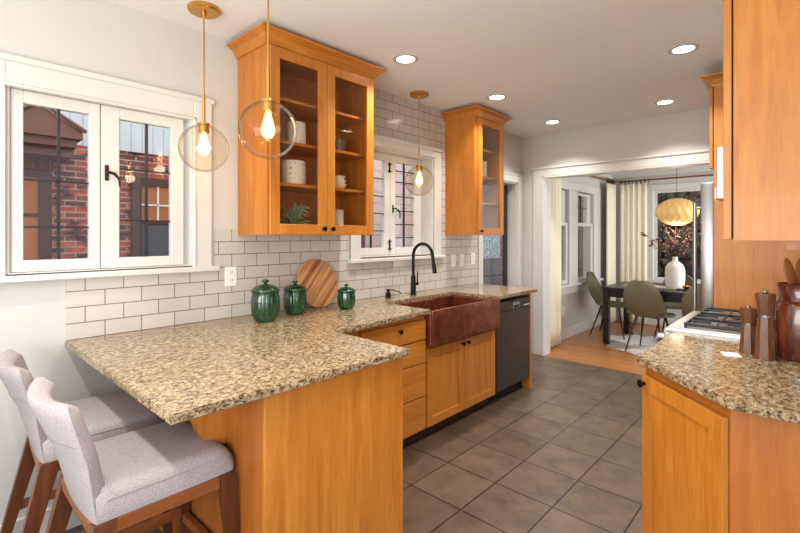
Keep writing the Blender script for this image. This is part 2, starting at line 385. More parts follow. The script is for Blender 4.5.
def sash(parent, x0, x1, y0, y1, z0, z1, gy0, gy1, gz0, gz1, nv, hz, name='sash', px=None):
    """sash frame in an x-plane wall; glass gy,gz; vertical muntins nv list, horizontal hz list"""
    t = BM(); bx(t, x0, x1, y0, gy0, z0, z1, 0.003); bx(t, x0, x1, gy1, y1, z0, z1, 0.003); bx(t, x0, x1, gy0, gy1, z0, gz0, 0.003); bx(t, x0, x1, gy0, gy1, gz1, z1, 0.003)
    s = obj(name, t, 'trim', parent); xm = (x0+x1)/2
    obj('pane', box(xm-0.002, xm+0.002, gy0, gy1, gz0, gz1), 'pane', s)
    t = BM()
    for y in nv: bx(t, xm-0.008, xm+0.008, y-0.006, y+0.006, gz0, gz1)
    for z in hz: bx(t, xm-0.008, xm+0.008, gy0, gy1, z-0.004, z+0.004)
    if nv or hz: obj('muntin', t, 'muntin', s)
    return s
# window 1 (left, over the peninsula)
w1 = sgroup('window_1')
t = BM()
bx(t, W, W+0.022, 0.17, 0.27, 1.235, 2.20, 0.004); bx(t, W, W+0.022, 1.09, 1.195, 1.235, 2.20, 0.004); bx(t, W, W+0.022, 0.27, 1.09, 2.10, 2.20, 0.004)
bx(t, W, W+0.034, 0.16, 1.205, 2.195, 2.225, 0.004); bx(t, W, W+0.03, 0.255, 1.105, 2.085, 2.10, 0.004); bx(t, W, W+0.03, 1.085, 1.10, 1.235, 2.10, 0.004)
obj('window_frame', t, 'trim', w1)
t = BM(); bx(t, W, W+0.045, 0.14, 1.235, 1.21, 1.24, 0.005); bx(t, W-0.10, W, 0.27, 1.09, 1.235, 1.25)
obj('window_sill', t, 'trim', w1)
t = BM(); bx(t, W-0.1, W, 1.075, 1.09, 1.25, 2.10); bx(t, W-0.1, W, 0.27, 0.285, 1.25, 2.10); bx(t, W-0.1, W, 0.285, 1.075, 2.088, 2.10)
obj('jamb', t, 'trim', w1)
x0, x1 = W-0.055, W-0.015
sash(w1, x0, x1, 0.288, 0.636, 1.252, 2.086, 0.335, 0.59, 1.305, 2.028, [0.468], [1.46, 1.68])
sash(w1, x0, x1, 0.640, 1.045, 1.252, 2.086, 0.722, 0.978, 1.305, 2.028, [0.856], [1.50, 1.77])
t = BM(); bx(t, x1, x1+0.008, 0.655, 0.672, 1.70, 1.78, 0.002)
tube(t, [(x1+0.006, 0.663, 1.74), (x1+0.03, 0.665, 1.742), (x1+0.036, 0.69, 1.735), (x1+0.034, 0.712, 1.71), (x1+0.03, 0.716, 1.67)], [0.006, 0.007, 0.008, 0.007, 0.004], 8)
obj('window_handle', t, 'bronze', w1)
# window 2 (over the sink)
w2 = sgroup('window_2')
t = BM()
bx(t, T, T+0.018, 2.28, 2.38, 1.235, 2.21, 0.004); bx(t, T, T+0.018, 3.31, 3.41, 1.235, 2.21, 0.004); bx(t, T, T+0.018, 2.38, 3.31, 2.15, 2.215, 0.004)
bx(t, T, T+0.03, 2.27, 3.42, 2.21, 2.24, 0.004)
obj('window_frame', t, 'trim', w2)
t = BM(); bx(t, W, W+0.05, 2.265, 3.45, 1.205, 1.235, 0.005); bx(t, W-0.16, W, 2.38, 3.31, 1.235, 1.25)
obj('window_sill', t, 'trim', w2)
t = BM(); bx(t, W-0.16, T, 2.38, 2.395, 1.25, 2.15); bx(t, W-0.16, T, 3.295, 3.31, 1.25, 2.15); bx(t, W-0.16, T, 2.395, 3.295, 2.135, 2.15)
obj('jamb', t, 'trim', w2)
x0, x1 = W-0.14, W-0.10
sash(w2, x0, x1, 2.40, 2.835, 1.252, 2.132, 2.46, 2.765, 1.315, 2.075, [2.62], [1.46, 1.61, 1.76, 1.91])
sash(w2, x0, x1, 2.84, 3.255, 1.252, 2.132, 2.905, 3.165, 1.315, 2.075, [3.035], [1.40, 1.52, 1.64, 1.77, 1.90, 2.0])
for z0, z1 in ((1.29, 1.385), (1.97, 2.06)):
    t = BM(); bx(t, x1, x1+0.01, 2.818, 2.832, z0, z1, 0.002); bx(t, x1, x1+0.014, 2.80, 2.85, z0+0.008, z0+0.016, 0.002); bx(t, x1, x1+0.014, 2.805, 2.845, z1-0.02, z1-0.012, 0.002)
    obj('hinge', t, 'black', w2)
t = BM(); bx(t, x1, x1+0.008, 2.86, 2.875, 1.62, 1.69, 0.002)
tube(t, [(x1+0.006, 2.868, 1.655), (x1+0.03, 2.87, 1.658), (x1+0.034, 2.90, 1.65), (x1+0.034, 2.925, 1.62), (x1+0.03, 2.93, 1.57)], [0.005, 0.006, 0.006, 0.006, 0.004], 8)
obj('window_handle', t, 'black', w2)
# side door (glazed) at the far end of the left wall
d1 = sgroup('door_1')
t = BM(); X0, X1 = W-0.155, W-0.12
bx(t, X0, X1, 4.17, 4.25, 0.01, 2.03); bx(t, X0, X1, 4.86, 4.91, 0.01, 2.03); bx(t, X0, X1, 4.25, 4.86, 1.96, 2.03); bx(t, X0, X1, 4.25, 4.86, 0.01, 0.45)
obj('door_frame', t, 'darkwood2', d1); obj('door_glass', box(X0+0.015, X0+0.019, 4.25, 4.86, 0.45, 1.96), 'pane', d1)
t = BM()
for z in (0.95, 1.45): bx(t, X0+0.004, X0+0.03, 4.25, 4.86, z-0.006, z+0.006)
obj('door_muntin', t, 'muntin', d1)
# dining windows
for i, (ya, yb) in enumerate(((5.55, 6.20), (6.50, 7.15))):
    wn = sgroup('window_%d' % (3+i)); X = -2.55
    x0, x1 = X-0.07, X-0.035
    up = sash(wn, x0, x1, ya+0.01, yb-0.01, 1.57, 2.05, ya+0.055, yb-0.14, 1.61, 2.01, [(ya+yb)/2-0.04], [1.83], 'upper_sash')
    lo = sash(wn, x0+0.036, x1+0.034, ya+0.01, yb-0.01, 0.75, 1.60, ya+0.055, yb-0.07, 0.80, 1.555, [], [], 'lower_sash')
    obj('sash_lock', box(x1+0.034, x1+0.046, yb-0.28, yb-0.22, 0.765, 0.78), 'black', wn)
    t = BM(); bx(t, X, X+0.02, yb, yb+0.13 if i == 0 else yb+0.15, 0.74, 2.06, 0.003); bx(t, X, X+0.02, ya-0.13 if i == 0 else ya-0.17, ya, 0.74, 2.06, 0.003)
    bx(t, X, X+0.024, 6.335 if i else ya-0.13, yb+0.17 if i else 6.335, 2.06, 2.16)
    obj('window_frame', t, 'trim', wn)
t = BM(); bx(t, -2.55, -2.49, 5.3, 7.5, 0.71, 0.74, 0.005); bx(t, -2.55, -2.53, 5.32, 7.48, 0.60, 0.71, 0.004); bx(t, -2.55, -2.535, 7.30, 7.46, 0.74, 2.16); struct('trim_5', t, 'trim')
wn = sgroup('window_5')
t = BM(); bx(t, -1.90, -1.86, 7.98, 8.03, 0.72, 2.13); bx(t, -0.24, -0.2, 7.98, 8.03, 0.72, 2.13); bx(t, -1.86, -0.24, 7.98, 8.03, 0.72, 0.76); bx(t, -1.86, -0.24, 7.98, 8.03, 2.09, 2.13); bx(t, -1.09, -1.03, 7.98, 8.03, 0.76, 2.09)
obj('sash', t, 'trim', wn); obj('pane', box(-1.86, -0.24, 8.003, 8.007, 0.76, 2.09), 'pane', wn)
t = BM(); bx(t, -1.99, -1.90, 7.93, 7.95, 0.60, 2.22, 0.003); bx(t, -0.2, -0.11, 7.93, 7.95, 0.60, 2.22, 0.003); bx(t, -1.90, -0.2, 7.93, 7.95, 2.13, 2.22, 0.003); bx(t, -1.99, -0.1, 7.90, 7.95, 0.68, 0.72, 0.003)
obj('window_frame', t, 'trim', wn)

# ------------------------------------------------------------------ outdoors
struct('ground', box(-16, 8, -6, 22, -0.6, -0.5), 'ground')
hs = thing('neighbor_house', 'red brick house with brown eave seen through the left double window', 'house', (-6.5, 1.5, -0.5))
obj('brick_wall', box(-7, -6, -2.5, 3.4, -0.5, 2.42), 'brick', hs)
obj('siding', box(-7, -5.99, 0.99, 3.4, 2.42, 5.2), 'siding', hs)
obj('lintel', box(-6.03, -5.975, 0.3, 1.0, 2.11, 2.33), 'lintel', hs)
f = obj('window_frame', bx(bx(bx(BM(), -6, -5.94, 0.87, 0.98, 0.9, 2.09), -6, -5.94, 0.3, 0.87, 2.03, 2.10), -5.99, -5.95, 0.3, 0.87, 1.62, 1.65), 'darkframe', hs)
obj('blind', box(-6.0, -5.97, 0.3, 0.87, 0.9, 2.03), 'blind', f)
f = obj('window_frame', bx(bx(bx(BM(), -6, -5.93, 1.74, 1.84, 0.9, 2.12), -6, -5.94, 1.84, 2.7, 2.02, 2.12), -5.99, -5.95, 1.84, 2.7, 1.56, 1.60), 'darkframe', hs)
obj('blind', box(-6.0, -5.965, 1.84, 2.7, 1.58, 2.02), 'blind', f); obj('screen', box(-6.0, -5.965, 1.84, 2.7, 0.9, 1.56), 'screen', f)
obj('sash_bar', bx(box(-5.965, -5.95, 2.02, 2.04, 1.60, 2.02), -5.965, -5.95, 1.84, 2.7, 1.78, 1.80), 'white_plastic', f)
t = BM(); bx(t, -6.0, -5.45, -1.5, 1.10, 2.30, 2.38); bx(t, -6.0, -5.4, -1.5, 1.14, 2.38, 2.43); bx(t, -6, -5.6, -1.5, 1.10, 2.22, 2.30)
obj('eave', t, 'eave', hs)
t = BM()
t2 = bmesh.new(); pts = [(-1.5, 2.43), (1.14, 2.43), (1.14, 2.46), (0.80, 2.67), (0.45, 2.44), (-1.5, 2.44)]
for x in (-5.98, -5.42):
    for (y, z) in pts: t2.verts.new((x, y, z))
t2.verts.ensure_lookup_table(); n = len(pts); t2.faces.new([t2.verts[i] for i in range(n)]); t2.faces.new([t2.verts[n+i] for i in range(n)][::-1])
for i in range(n): t2.faces.new([t2.verts[i], t2.verts[n+i], t2.verts[n+(i+1) % n], t2.verts[(i+1) % n]])
obj('porch_roof', t2, 'eave', hs)
t = BM(); tube(t, [(-5.4, 0.42, 2.43), (-5.4, 0.80, 2.69), (-5.4, 1.17, 2.46)], 0.022, 4); obj('rafter', t, 'eave', hs)
ps = thing('garage', 'pinkish sided garage seen through the window above the sink', 'building', (-5.2, 5.2, -0.5))
obj('siding', box(-5.8, -4.8, 4.2, 6.2, -0.5, 3.0), 'pinksiding', ps)
t = BM()
for y in (4.35, 4.9, 5.45): bx(t, -4.8, -4.77, y, y+0.05, -0.5, 3.0)
obj('corner_board', t, 'eave', ps)
bc = thing('brick_outbuilding', 'dark brick outbuilding seen through the glazed side door', 'building', (-4.6, 7.0, -0.5))
obj('brick_wall', box(-5, -4.2, 6.35, 7.8, -0.5, 3.0), 'brick', bc)
m = M['bluepat'] = mat('blue_lattice', (120, 140, 156), 0.6)
vo = N(m, 'ShaderNodeTexVoronoi'); vo.inputs['Scale'].default_value = 22; vo.distance = 'CHEBYCHEV'; L(m, coords(m), vo.inputs['Vector'])
L(m, ramp(m, vo.outputs['Distance'], [(0.25, (120, 150, 176)), (0.5, (214, 228, 236))]), B(m).inputs['Base Color'])
obj('window', box(-4.2, -4.17, 6.55, 7.13, 1.02, 1.42), 'bluepat', bc); obj('cellar_door', box(-4.2, -4.16, 6.55, 7.13, -0.2, 1.0), 'screen', bc)

def tree(name, label, loc, h, rad, mats, n=1500, seed=1, leaf=0.09, group=None):
    rnd = random.Random(seed); r = thing(name, label, 'tree', loc, group=group); x, y, z = loc
    t = BM(); tube(t, [(x, y, z), (x+0.05, y, z+h*0.4), (x, y+0.05, z+h*0.75)], [0.12, 0.09, 0.04], 8)
    for k in range(7):
        a = rnd.uniform(0, 2*PI); z0 = z+h*rnd.uniform(0.3, 0.7); tube(t, [(x+0.03, y, z0), (x+rad*0.7*math.cos(a), y+rad*0.7*math.sin(a), z0+rad*0.5)], [0.04, 0.01], 5)
    obj('trunk', t, 'bark', r)
    for mi, mm in enumerate(mats):
        t = BM()
        for k in range(n//len(mats)):
            d = Vector((rnd.gauss(0, 1), rnd.gauss(0, 1), rnd.gauss(0, 1))).normalized()*rad*rnd.uniform(0.35, 1.0)
            c = Vector((x, y, z+h*0.55)) + Vector((d.x, d.y, d.z*h*0.45/rad))
            a = Vector((rnd.gauss(0, 1), rnd.gauss(0, 1), rnd.gauss(0, 1))).normalized(); b = a.orthogonal().normalized(); s = leaf*rnd.uniform(0.6, 1.4)
            t.faces.new([t.verts.new(c+a*s), t.verts.new(c+b*s*0.5), t.verts.new(c-a*s), t.verts.new(c-b*s*0.5)])
        obj('foliage', t, mm, r, recalc=False)
tree('tree', 'dark green tree beyond the dining nook back window', (-2.3, 10.4, -0.5), 3.6, 1.0, ['leaf', 'leaf3'], 1800, 1)
tree('tree', 'bare brownish tree outside the back window behind the paper lamp', (0.2, 11.6, -0.5), 4.2, 1.2, ['leaf3', 'leaf'], 1800, 2)
tree('tree', 'leafy tree outside the left dining window nearest the curtain', (-6.0, 11.5, -0.5), 4.4, 1.3, ['leaf', 'leaf3'], 2200, 3)
tree('tree', 'brown tree outside the right-hand window of the left pair', (-4.2, 9.9, -0.5), 3.4, 0.72, ['leaf3', 'bark'], 1500, 4)
fn = tag(obj('fence', box(-9, 4, 13.2, 13.3, -0.5, 3.2), 'darkframe'), 'dark wooden fence behind the garden trees', 'fence')

# ------------------------------------------------------------------ cabinet helpers
def knob(parent, p, d=(1, 0, 0), m='black', r=0.015, local=False):
    d = Vector(d).normalized(); p = Vector(p); t = BM()
    tube(t, [p-d*0.002, p+d*0.006, p+d*0.014, p+d*0.018, p+d*0.024, p+d*0.028], [0.008, 0.006, 0.006, r, r, r*0.6], 14)
    return obj('knob', t, m, parent, local=local)
def panel_door(parent, x0, x1, y0, y1, z0, z1, fw, m='maple', inset=0.013, kn=None, glass=False, kd=(1, 0, 0)):
    """frame-and-panel door facing +x (x1 front)"""
    t = BM(); bx(t, x0, x1, y0, y0+fw, z0, z1, 0.0015); bx(t, x0, x1, y1-fw, y1, z0, z1, 0.0015); bx(t, x0, x1, y0+fw, y1-fw, z0, z0+fw, 0.0015); bx(t, x0, x1, y0+fw, y1-fw, z1-fw, z1, 0.0015)
    d = obj('door', t, m, parent)
    if glass: obj('door_glass', box((x0+x1)/2-0.002, (x0+x1)/2+0.002, y0+fw-0.003, y1-fw+0.003, z0+fw-0.003, z1-fw+0.003), 'cabglass', d)
    else: obj('door_panel', box(x0, x1-inset, y0+fw-0.001, y1-fw+0.001, z0+fw-0.001, z1-fw+0.001), m, d)
    if kn: knob(d, (x1, kn[0], kn[1]), kd)
    return d
def crown(parent, x0, x1, y0, y1, z0, z1, out, m='maple_y', sides=(0, 1, 1, 1)):
    """flared crown around box; sides = flare on -x,+x,-y,+y"""
    t = BM(); prof = [(0.0, 0.0), (0.010, 0.0), (0.012, 0.10), (0.2*out+0.01, 0.32), (0.5*out, 0.58), (0.85*out, 0.80), (out, 0.85), (out, 1.0)]
    rings = []
    for o, h in prof:
        z = z0+(z1-z0)*h
        rings.append([t.verts.new(c) for c in ((x0-o*sides[0], y0-o*sides[2], z), (x1+o*sides[1], y0-o*sides[2], z), (x1+o*sides[1], y1+o*sides[3], z), (x0-o*sides[0], y1+o*sides[3], z))])
    for A, Bq in zip(rings, rings[1:]):
        for k in range(4): t.faces.new((A[k], A[(k+1) % 4], Bq[(k+1) % 4], Bq[k]))
    t.faces.new(rings[0][::-1]); t.faces.new(rings[-1])
    return obj('crown_molding', t, m, parent, sharp=20)

# ------------------------------------------------------------------ upper cabinets
SH = (1.727, 1.98, 2.235)
def upper(name, label, y0, y1, doors, wall):
    r = thing(name, label, 'cabinet', (-2.47, (y0+y1)/2, 1.423)); xb = wall; xf = -2.302; z0, z1 = 1.423, 2.545
    obj('side_panel', box(xb, xf, y0, y0+0.018, z0, z1), 'maple', r); obj('side_panel', box(xb, xf, y1-0.018, y1, z0, z1), 'maple', r)
    obj('face_stile', box(xf-0.018, xf, y0+0.018, y0+0.045, z0+0.018, z1-0.018), 'maple', r); obj('face_stile', box(xf-0.018, xf, y1-0.045, y1-0.018, z0+0.018, z1-0.018), 'maple', r)
    obj('bottom_panel', box(xb, xf, y0+0.018, y1-0.018, z0, z0+0.018), 'maple_y', r); obj('top_panel', box(xb, xf, y0+0.018, y1-0.018, z1-0.018, z1), 'maple_y', r)
    obj('back_panel', box(xb, xb+0.008, y0+0.018, y1-0.018, z0+0.018, z1-0.018), 'maple_in', r)
    for z in SH: obj('shelf', box(xb+0.008, xf-0.03, y0+0.018, y1-0.018, z-0.009, z+0.009), 'maple_y', r)
    for ya, yb, kn in doors: panel_door(r, xf+0.002, xf+0.024, ya, yb, z0+0.002, z1-0.035, 0.062, kn=kn, glass=True)
    crown(r, xb, xf+0.004, y0, y1, z1-0.028, CE-0.030, 0.072)
    return r
upper('glass_front_cabinet', 'wide maple upper cabinet with two glass doors beside the left window', 1.363, 2.19, [(1.372, 1.774, (1.742, 1.462)), (1.779, 2.183, (1.811, 1.462))], T)
upper('glass_front_cabinet', 'narrow maple upper cabinet with one glass door right of the sink window', 3.49, 3.975, [(3.52, 3.967, (3.55, 1.462))], T)

# things inside the cabinets
def canister(x, y, z, r, h, m, label, nm='canister', cat='canister'):
    return tag(obj(nm, lathe(BM(), [(r*0.96, 0), (r, 0.006), (r, h-0.006), (r*0.97, h), (r*0.9, h), (r*0.9, 0.008)], (x, y, z), 28), m), label, cat)
zb = 1.441; G = 0.0005
canister(-2.42, 1.615, SH[0]+0.009+G, 0.080, 0.148, 'canister', 'large cream patterned canister on the lowest shelf of the wide glass cabinet')
canister(-2.45, 1.66, SH[1]+0.009+G, 0.060, 0.15, 'porcelain', 'white jar behind the pendant globe in the wide glass cabinet', 'jar', 'jar')
canister(-2.42, 1.985, zb+G, 0.034, 0.155, 'porcelain', 'small white cup on the floor of the wide glass cabinet', 'cup', 'cup')
canister(-2.42, 3.82, SH[1]+0.009+G, 0.035, 0.16, 'porcelain', 'white cylinder on a shelf of the narrow glass cabinet', 'candle', 'candle')
for k in range(3):
    z = SH[0]+0.009+G+k*0.028
    tag(obj('bowl', lathe(BM(), [(0.022, 0), (0.03, 0.004), (0.055-0.004*k, 0.030), (0.058-0.004*k, 0.036), (0.052-0.004*k, 0.034), (0.028, 0.012), (0.0, 0.010)], (-2.42, 1.985, z), 24), 'porcelain'),
        ('lowest', 'middle', 'top')[k]+' small white bowl of the stack in the wide glass cabinet', 'bowl', 'small white bowls stacked in the cabinet')
r = thing('bucket', 'small metal bucket with bail handle on a shelf of the glass cabinet', 'bucket', (-2.42, 1.985, SH[1]+0.0095))
M['zinc'] = mat('zinc', (110, 104, 98), 0.4, 0.7)
obj('body', lathe(BM(), [(0.040, 0), (0.05, 0.085), (0.053, 0.088), (0.05, 0.09), (0.046, 0.085), (0.036, 0.006)], (-2.42, 1.985, SH[1]+0.0095), 24), 'zinc', r)
obj('handle', tube(BM(), [(-2.42, 1.985+0.05*math.cos(a), SH[1]+0.094+0.055*math.sin(a)) for a in [PI*k/12 for k in range(13)]], 0.003, 6), 'zinc', r)
t = BM(); rnd = random.Random(5)
for k in range(38):
    a = rnd.uniform(0, 2*PI); Lh = rnd.uniform(0.10, 0.15); up = rnd.uniform(0.5, 2.6); c = Vector((-2.42, 1.62, zb+0.012)); pts = []
    for j in range(7):
        s = j/6; pts.append(c+Vector((math.cos(a)*Lh*s*0.75, math.sin(a)*Lh*s*0.9, max(0.001, Lh*up*(1.5*s-1.1*s*s)))))
    tube(t, pts, [0.009, 0.009, 0.008, 0.007, 0.005, 0.003, 0.001], 5)
obj_ = tag(obj('air_plant', t, 'airplant'), 'grey-green air plant at the bottom of the wide glass cabinet', 'plant')

# ------------------------------------------------------------------ base cabinets, left run
XF = -1.986      # carcass face; doors stand 20 mm proud
rb = thing('drawer_cabinet', 'maple base cabinet with a stack of drawers left of the copper sink', 'cabinet', (-2.3, 1.95, 0))
obj('carcass', box(T+0.001, XF, 1.489, 2.385, 0.09, 0.868), 'maple', rb)
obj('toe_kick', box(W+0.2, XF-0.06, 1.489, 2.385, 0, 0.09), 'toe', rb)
for z0, z1, kz in ((0.712, 0.845, 0.778), (0.553, 0.700, None), (0.324, 0.546, None), (0.096, 0.317, None)):
    d = obj('drawer', box(XF, XF+0.02, 1.785, 2.378, z0, z1, bev=0.002), 'maple_y', rb)
    if kz: knob(d, (XF+0.02, 2.112, 0.802))
rs = thing('sink_cabinet', 'maple base cabinet with two panel doors under the copper sink', 'cabinet', (-2.3, 2.85, 0))
obj('carcass', box(T+0.001, XF, 2.387, 3.292, 0.09, 0.655), 'maple', rs)
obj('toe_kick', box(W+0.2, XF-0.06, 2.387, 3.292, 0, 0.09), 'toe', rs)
panel_door(rs, XF, XF+0.02, 2.398, 2.840, 0.095, 0.635, 0.06, kn=(2.808, 0.605))
panel_door(rs, XF, XF+0.02, 2.845, 3.287, 0.095, 0.635, 0.06, kn=(2.878, 0.605))
# apron sink: basin built as walls + floor
def sink():
    x0, x1, y0, y1, z0, z1 = -2.42, -1.915, 2.392, 3.287, 0.66, 0.905; th = 0.022
    t = BM(); bx(t, x1-th, x1, y0, y1, z0, z1, 0.006, 2); bx(t, x0, x0+th, y0, y1, z0, z1-0.022, 0.004); bx(t, x0+th, x1-th, y0, y0+th, z0, z1-0.022, 0.004); bx(t, x0+th, x1-th, y1-th, y1, z0, z1-0.022, 0.004)
    bx(t, x0+th, x1-th, y0+th, y1-th, z0, z0+0.02)
    return t
sk = thing('farmhouse_sink', 'hammered copper apron-front sink set in the granite counter', 'sink', (-2.17, 2.84, 0.66))
obj('basin', sink(), 'copper', sk)
obj('drain', lathe(BM(), [(0.045, 0.68), (0.045, 0.684), (0.03, 0.682)], (-2.18, 2.84, 0), 20), 'black', sk)
# dishwasher
dw = thing('dishwasher', 'dark stainless dishwasher built in at the end of the counter', 'dishwasher', (-2.3, 3.6, 0))
obj('body', box(W+0.03, XF, 3.297, 3.892, 0.10, 0.86), 'near_black', dw)
obj('door', box(XF, XF+0.024, 3.30, 3.889, 0.105, 0.765, bev=0.003), 'dwsteel', dw); dd = obj('control_panel', box(XF, XF+0.024, 3.30, 3.889, 0.769, 0.852, bev=0.003), 'dwsteel', dw)
t = BM(); bx(t, XF+0.024, XF+0.027, 3.575, 3.690, 0.775, 0.83, 0.001); obj('handle_pocket', t, 'steel', dd)
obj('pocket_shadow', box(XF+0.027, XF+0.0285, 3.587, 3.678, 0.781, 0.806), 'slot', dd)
obj('display', box(XF+0.024, XF+0.0265, 3.775, 3.875, 0.800, 0.835), 'slot', dd)
obj('button_row', box(XF+0.024, XF+0.026, 3.775, 3.875, 0.784, 0.791), 'white_plastic', dd)
obj('badge', tube(BM(), [(XF+0.024, 3.345, 0.80), (XF+0.027, 3.345, 0.80)], 0.012, 14), 'steel', dd)
obj('toe_kick', box(XF-0.08, XF-0.06, 3.297, 3.892, 0, 0.10), 'near_black', dw)
tag(obj('end_panel', box(T+0.001, XF+0.024, 3.896, 3.918, 0.0, 0.88), 'maple'), 'maple end panel closing the run beside the dishwasher', 'panel')

# peninsula base
rp = thing('peninsula_cabinet', 'maple peninsula base with plain end panel facing the aisle', 'cabinet', (-2.0, 1.14, 0))
obj('end_panel', box(-1.378, -1.36, 0.798, 1.485, 0, 0.882, bev=0.002), 'maple', rp)
obj('back_panel', box(T+0.001, -1.379, 0.802, 0.82, 0, 0.882), 'maple_shade', rp)
obj('carcass', box(T+0.001, -1.379, 0.82, 1.483, 0, 0.882), 'maple', rp)
def corbel(x):
    prof = [(0.8015, 0.882), (0.63, 0.882), (0.631, 0.845), (0.641, 0.81), (0.665, 0.772), (0.688, 0.735), (0.700, 0.700), (0.714, 0.672), (0.738, 0.652), (0.77, 0.640), (0.8015, 0.632)]
    t = BM(); A = [t.verts.new((x, y, z)) for y, z in prof]; Bq = [t.verts.new((x+0.045, y, z)) for y, z in prof]
    t.faces.new(A); t.faces.new(Bq[::-1])
    for i in range(len(prof)): t.faces.new((A[i], A[(i+1) % len(prof)], Bq[(i+1) % len(prof)], Bq[i]))
    return t
obj('corbel', corbel(-1.692), 'maple', rp, sharp=50); obj('corbel', corbel(-2.35), 'maple', rp, sharp=50)

# granite counter of the left run + peninsula (one slab, sink cut-out)
t = BM()
poly = [(T, 0.485), (-1.33, 0.485), (-1.33, 1.50), (-1.875, 1.50), (-1.93, 2.388), (-2.40, 2.388), (-2.40, 3.290), (-1.935, 3.290), (-1.945, 4.02), (T, 4.02)]
prism(t, poly, 0.885, 0.915, 0.004, 2)
tag(obj('granite_countertop', t, 'granite', loc=(-2.0, 2.0, 0.885), sharp=30), 'speckled beige granite worktop of the peninsula and sink run', 'countertop')
# strip of cabinet wood between slab and drawers is the carcass

# ------------------------------------------------------------------ on the left counter
def jar(x, y, h, r, label):
    z = 0.9155; q = thing('lidded_jar', label, 'jar', (x, y, z), group='green ceramic canisters')
    hb = h*0.70
    rib = lambda a, zz: 1 + (0.05*abs(math.cos(9*a))-0.025 if 0.12*h < zz < hb*0.93 else 0)
    prof = [(0.66, 0), (0.72, 0.02), (0.82, 0.10), (0.93, 0.25), (0.985, 0.45), (1.0, 0.65), (0.98, 0.82), (0.93, 0.93), (0.95, 0.97), (0.95, 1.0), (0.85, 1.0), (0.84, 0.9)]
    obj('body', lathe(BM(), [(a*r, b*hb) for a, b in prof], (x, y, z), 84, rib), 'green', q, sharp=60)
    lp = [(0.80, 0.0), (0.99, 0.005), (1.02, 0.03), (1.0, 0.06), (0.86, 0.10), (0.66, 0.145), (0.40, 0.175), (0.16, 0.185), (0.10, 0.20), (0.12, 0.215), (0.23, 0.232), (0.27, 0.26), (0.22, 0.29), (0.08, 0.30), (0.0, 0.302)]
    obj('lid', lathe(BM(), [(a*r, hb+0.0005+b*h) for a, b in lp], (x, y, z), 40), 'green', q, sharp=60)
    fr = r*0.965
    for k in range(7):
        a = 2*PI*k/7+0.35; t = BM()
        for (da, dz, s) in ((0, 0, 0.013), (0.13, 0.012, 0.009), (-0.13, 0.012, 0.009), (0.13, -0.014, 0.009), (-0.13, -0.014, 0.009), (0, 0.024, 0.009)):
            bmesh.ops.create_icosphere(t, subdivisions=1, radius=0.62*s*r/0.082, matrix=Matrix.Translation((x+fr*math.cos(a+da), y+fr*math.sin(a+da), z+hb*0.68+dz*h/0.25)))
        obj('relief_flower', t, 'green', q, sharp=80)
jar(-2.39, 1.405, 0.245, 0.082, 'largest green ceramic jar with lid, nearest the outlet')
jar(-2.47, 1.665, 0.215, 0.074, 'middle green ceramic jar with lid, in front of the round board')
jar(-2.38, 2.02, 0.170, 0.062, 'smallest green ceramic jar with lid, right of the round board')
# round cutting board leaning on the tile
t = BM(); lathe(t, [(0.167, 0), (0.172, 0.003), (0.172, 0.017), (0.167, 0.02)], (0, 0, 0), 56, axis='x')
R_ = Matrix.Translation((-2.575, 1.93, 0.916+0.161)) @ Matrix.Rotation(math.radians(-15), 4, 'Y')
bmesh.ops.transform(t, matrix=R_, verts=t.verts)
zs = min(v.co.z for v in t.verts); xs = min(v.co.x for v in t.verts)
bmesh.ops.translate(t, verts=t.verts, vec=(T+0.001-xs, 0, 0.9156-zs))
tag(obj('round_cutting_board', t, 'board'), 'round striped wooden board leaning on the tile behind the green jars', 'cutting board')
# outlets and switches
def plate(y, z, label, kind, cat):
    q = thing('outlet' if kind == 'o' else 'light_switch', label, cat, (T, y, z))
    obj('plate', box(T, T+0.006, y-0.038, y+0.038, z-0.06, z+0.06, bev=0.003), 'white_plastic', q)
    if kind == 'o':
        for dz in (0.024, -0.024):
            s = obj('socket', tube(BM(), [(T+0.005, y, z+dz), (T+0.009, y, z+dz)], 0.017, 20), 'white_plastic', q)
            t = BM(); bx(t, T+0.009, T+0.0097, y-0.008, y-0.005, z+dz-0.002, z+dz+0.009); bx(t, T+0.009, T+0.0097, y+0.005, y+0.008, z+dz-0.002, z+dz+0.009); bx(t, T+0.009, T+0.0097, y-0.002, y+0.002, z+dz-0.011, z+dz-0.007)
            obj('slots', t, 'slot', s)
    else: obj('rocker', box(T+0.006, T+0.010, y-0.014, y+0.014, z-0.03, z+0.03, bev=0.002), 'porcelain', q)
plate(1.316, 1.168, 'white outlet on the tile between the left window and the green jars', 'o', 'outlet')
plate(3.62, 1.17, 'white switch plate nearest the sink window', 's', 'switch')
plate(3.77, 1.17, 'white switch plate in the middle of three under the narrow cabinet', 's', 'switch')
plate(3.965, 1.18, 'white switch plate nearest the side door casing', 's', 'switch')
q = thing('outlet', 'small outlet low on the dining nook wall under the windows', 'outlet', (-2.55, 6.03, 0.38))
obj('plate', box(-2.55, -2.544, 5.99, 6.07, 0.32, 0.44, bev=0.002), 'white_plastic', q); obj('socket', box(-2.544, -2.541, 6.015, 6.045, 0.34, 0.42), 'trim', q)
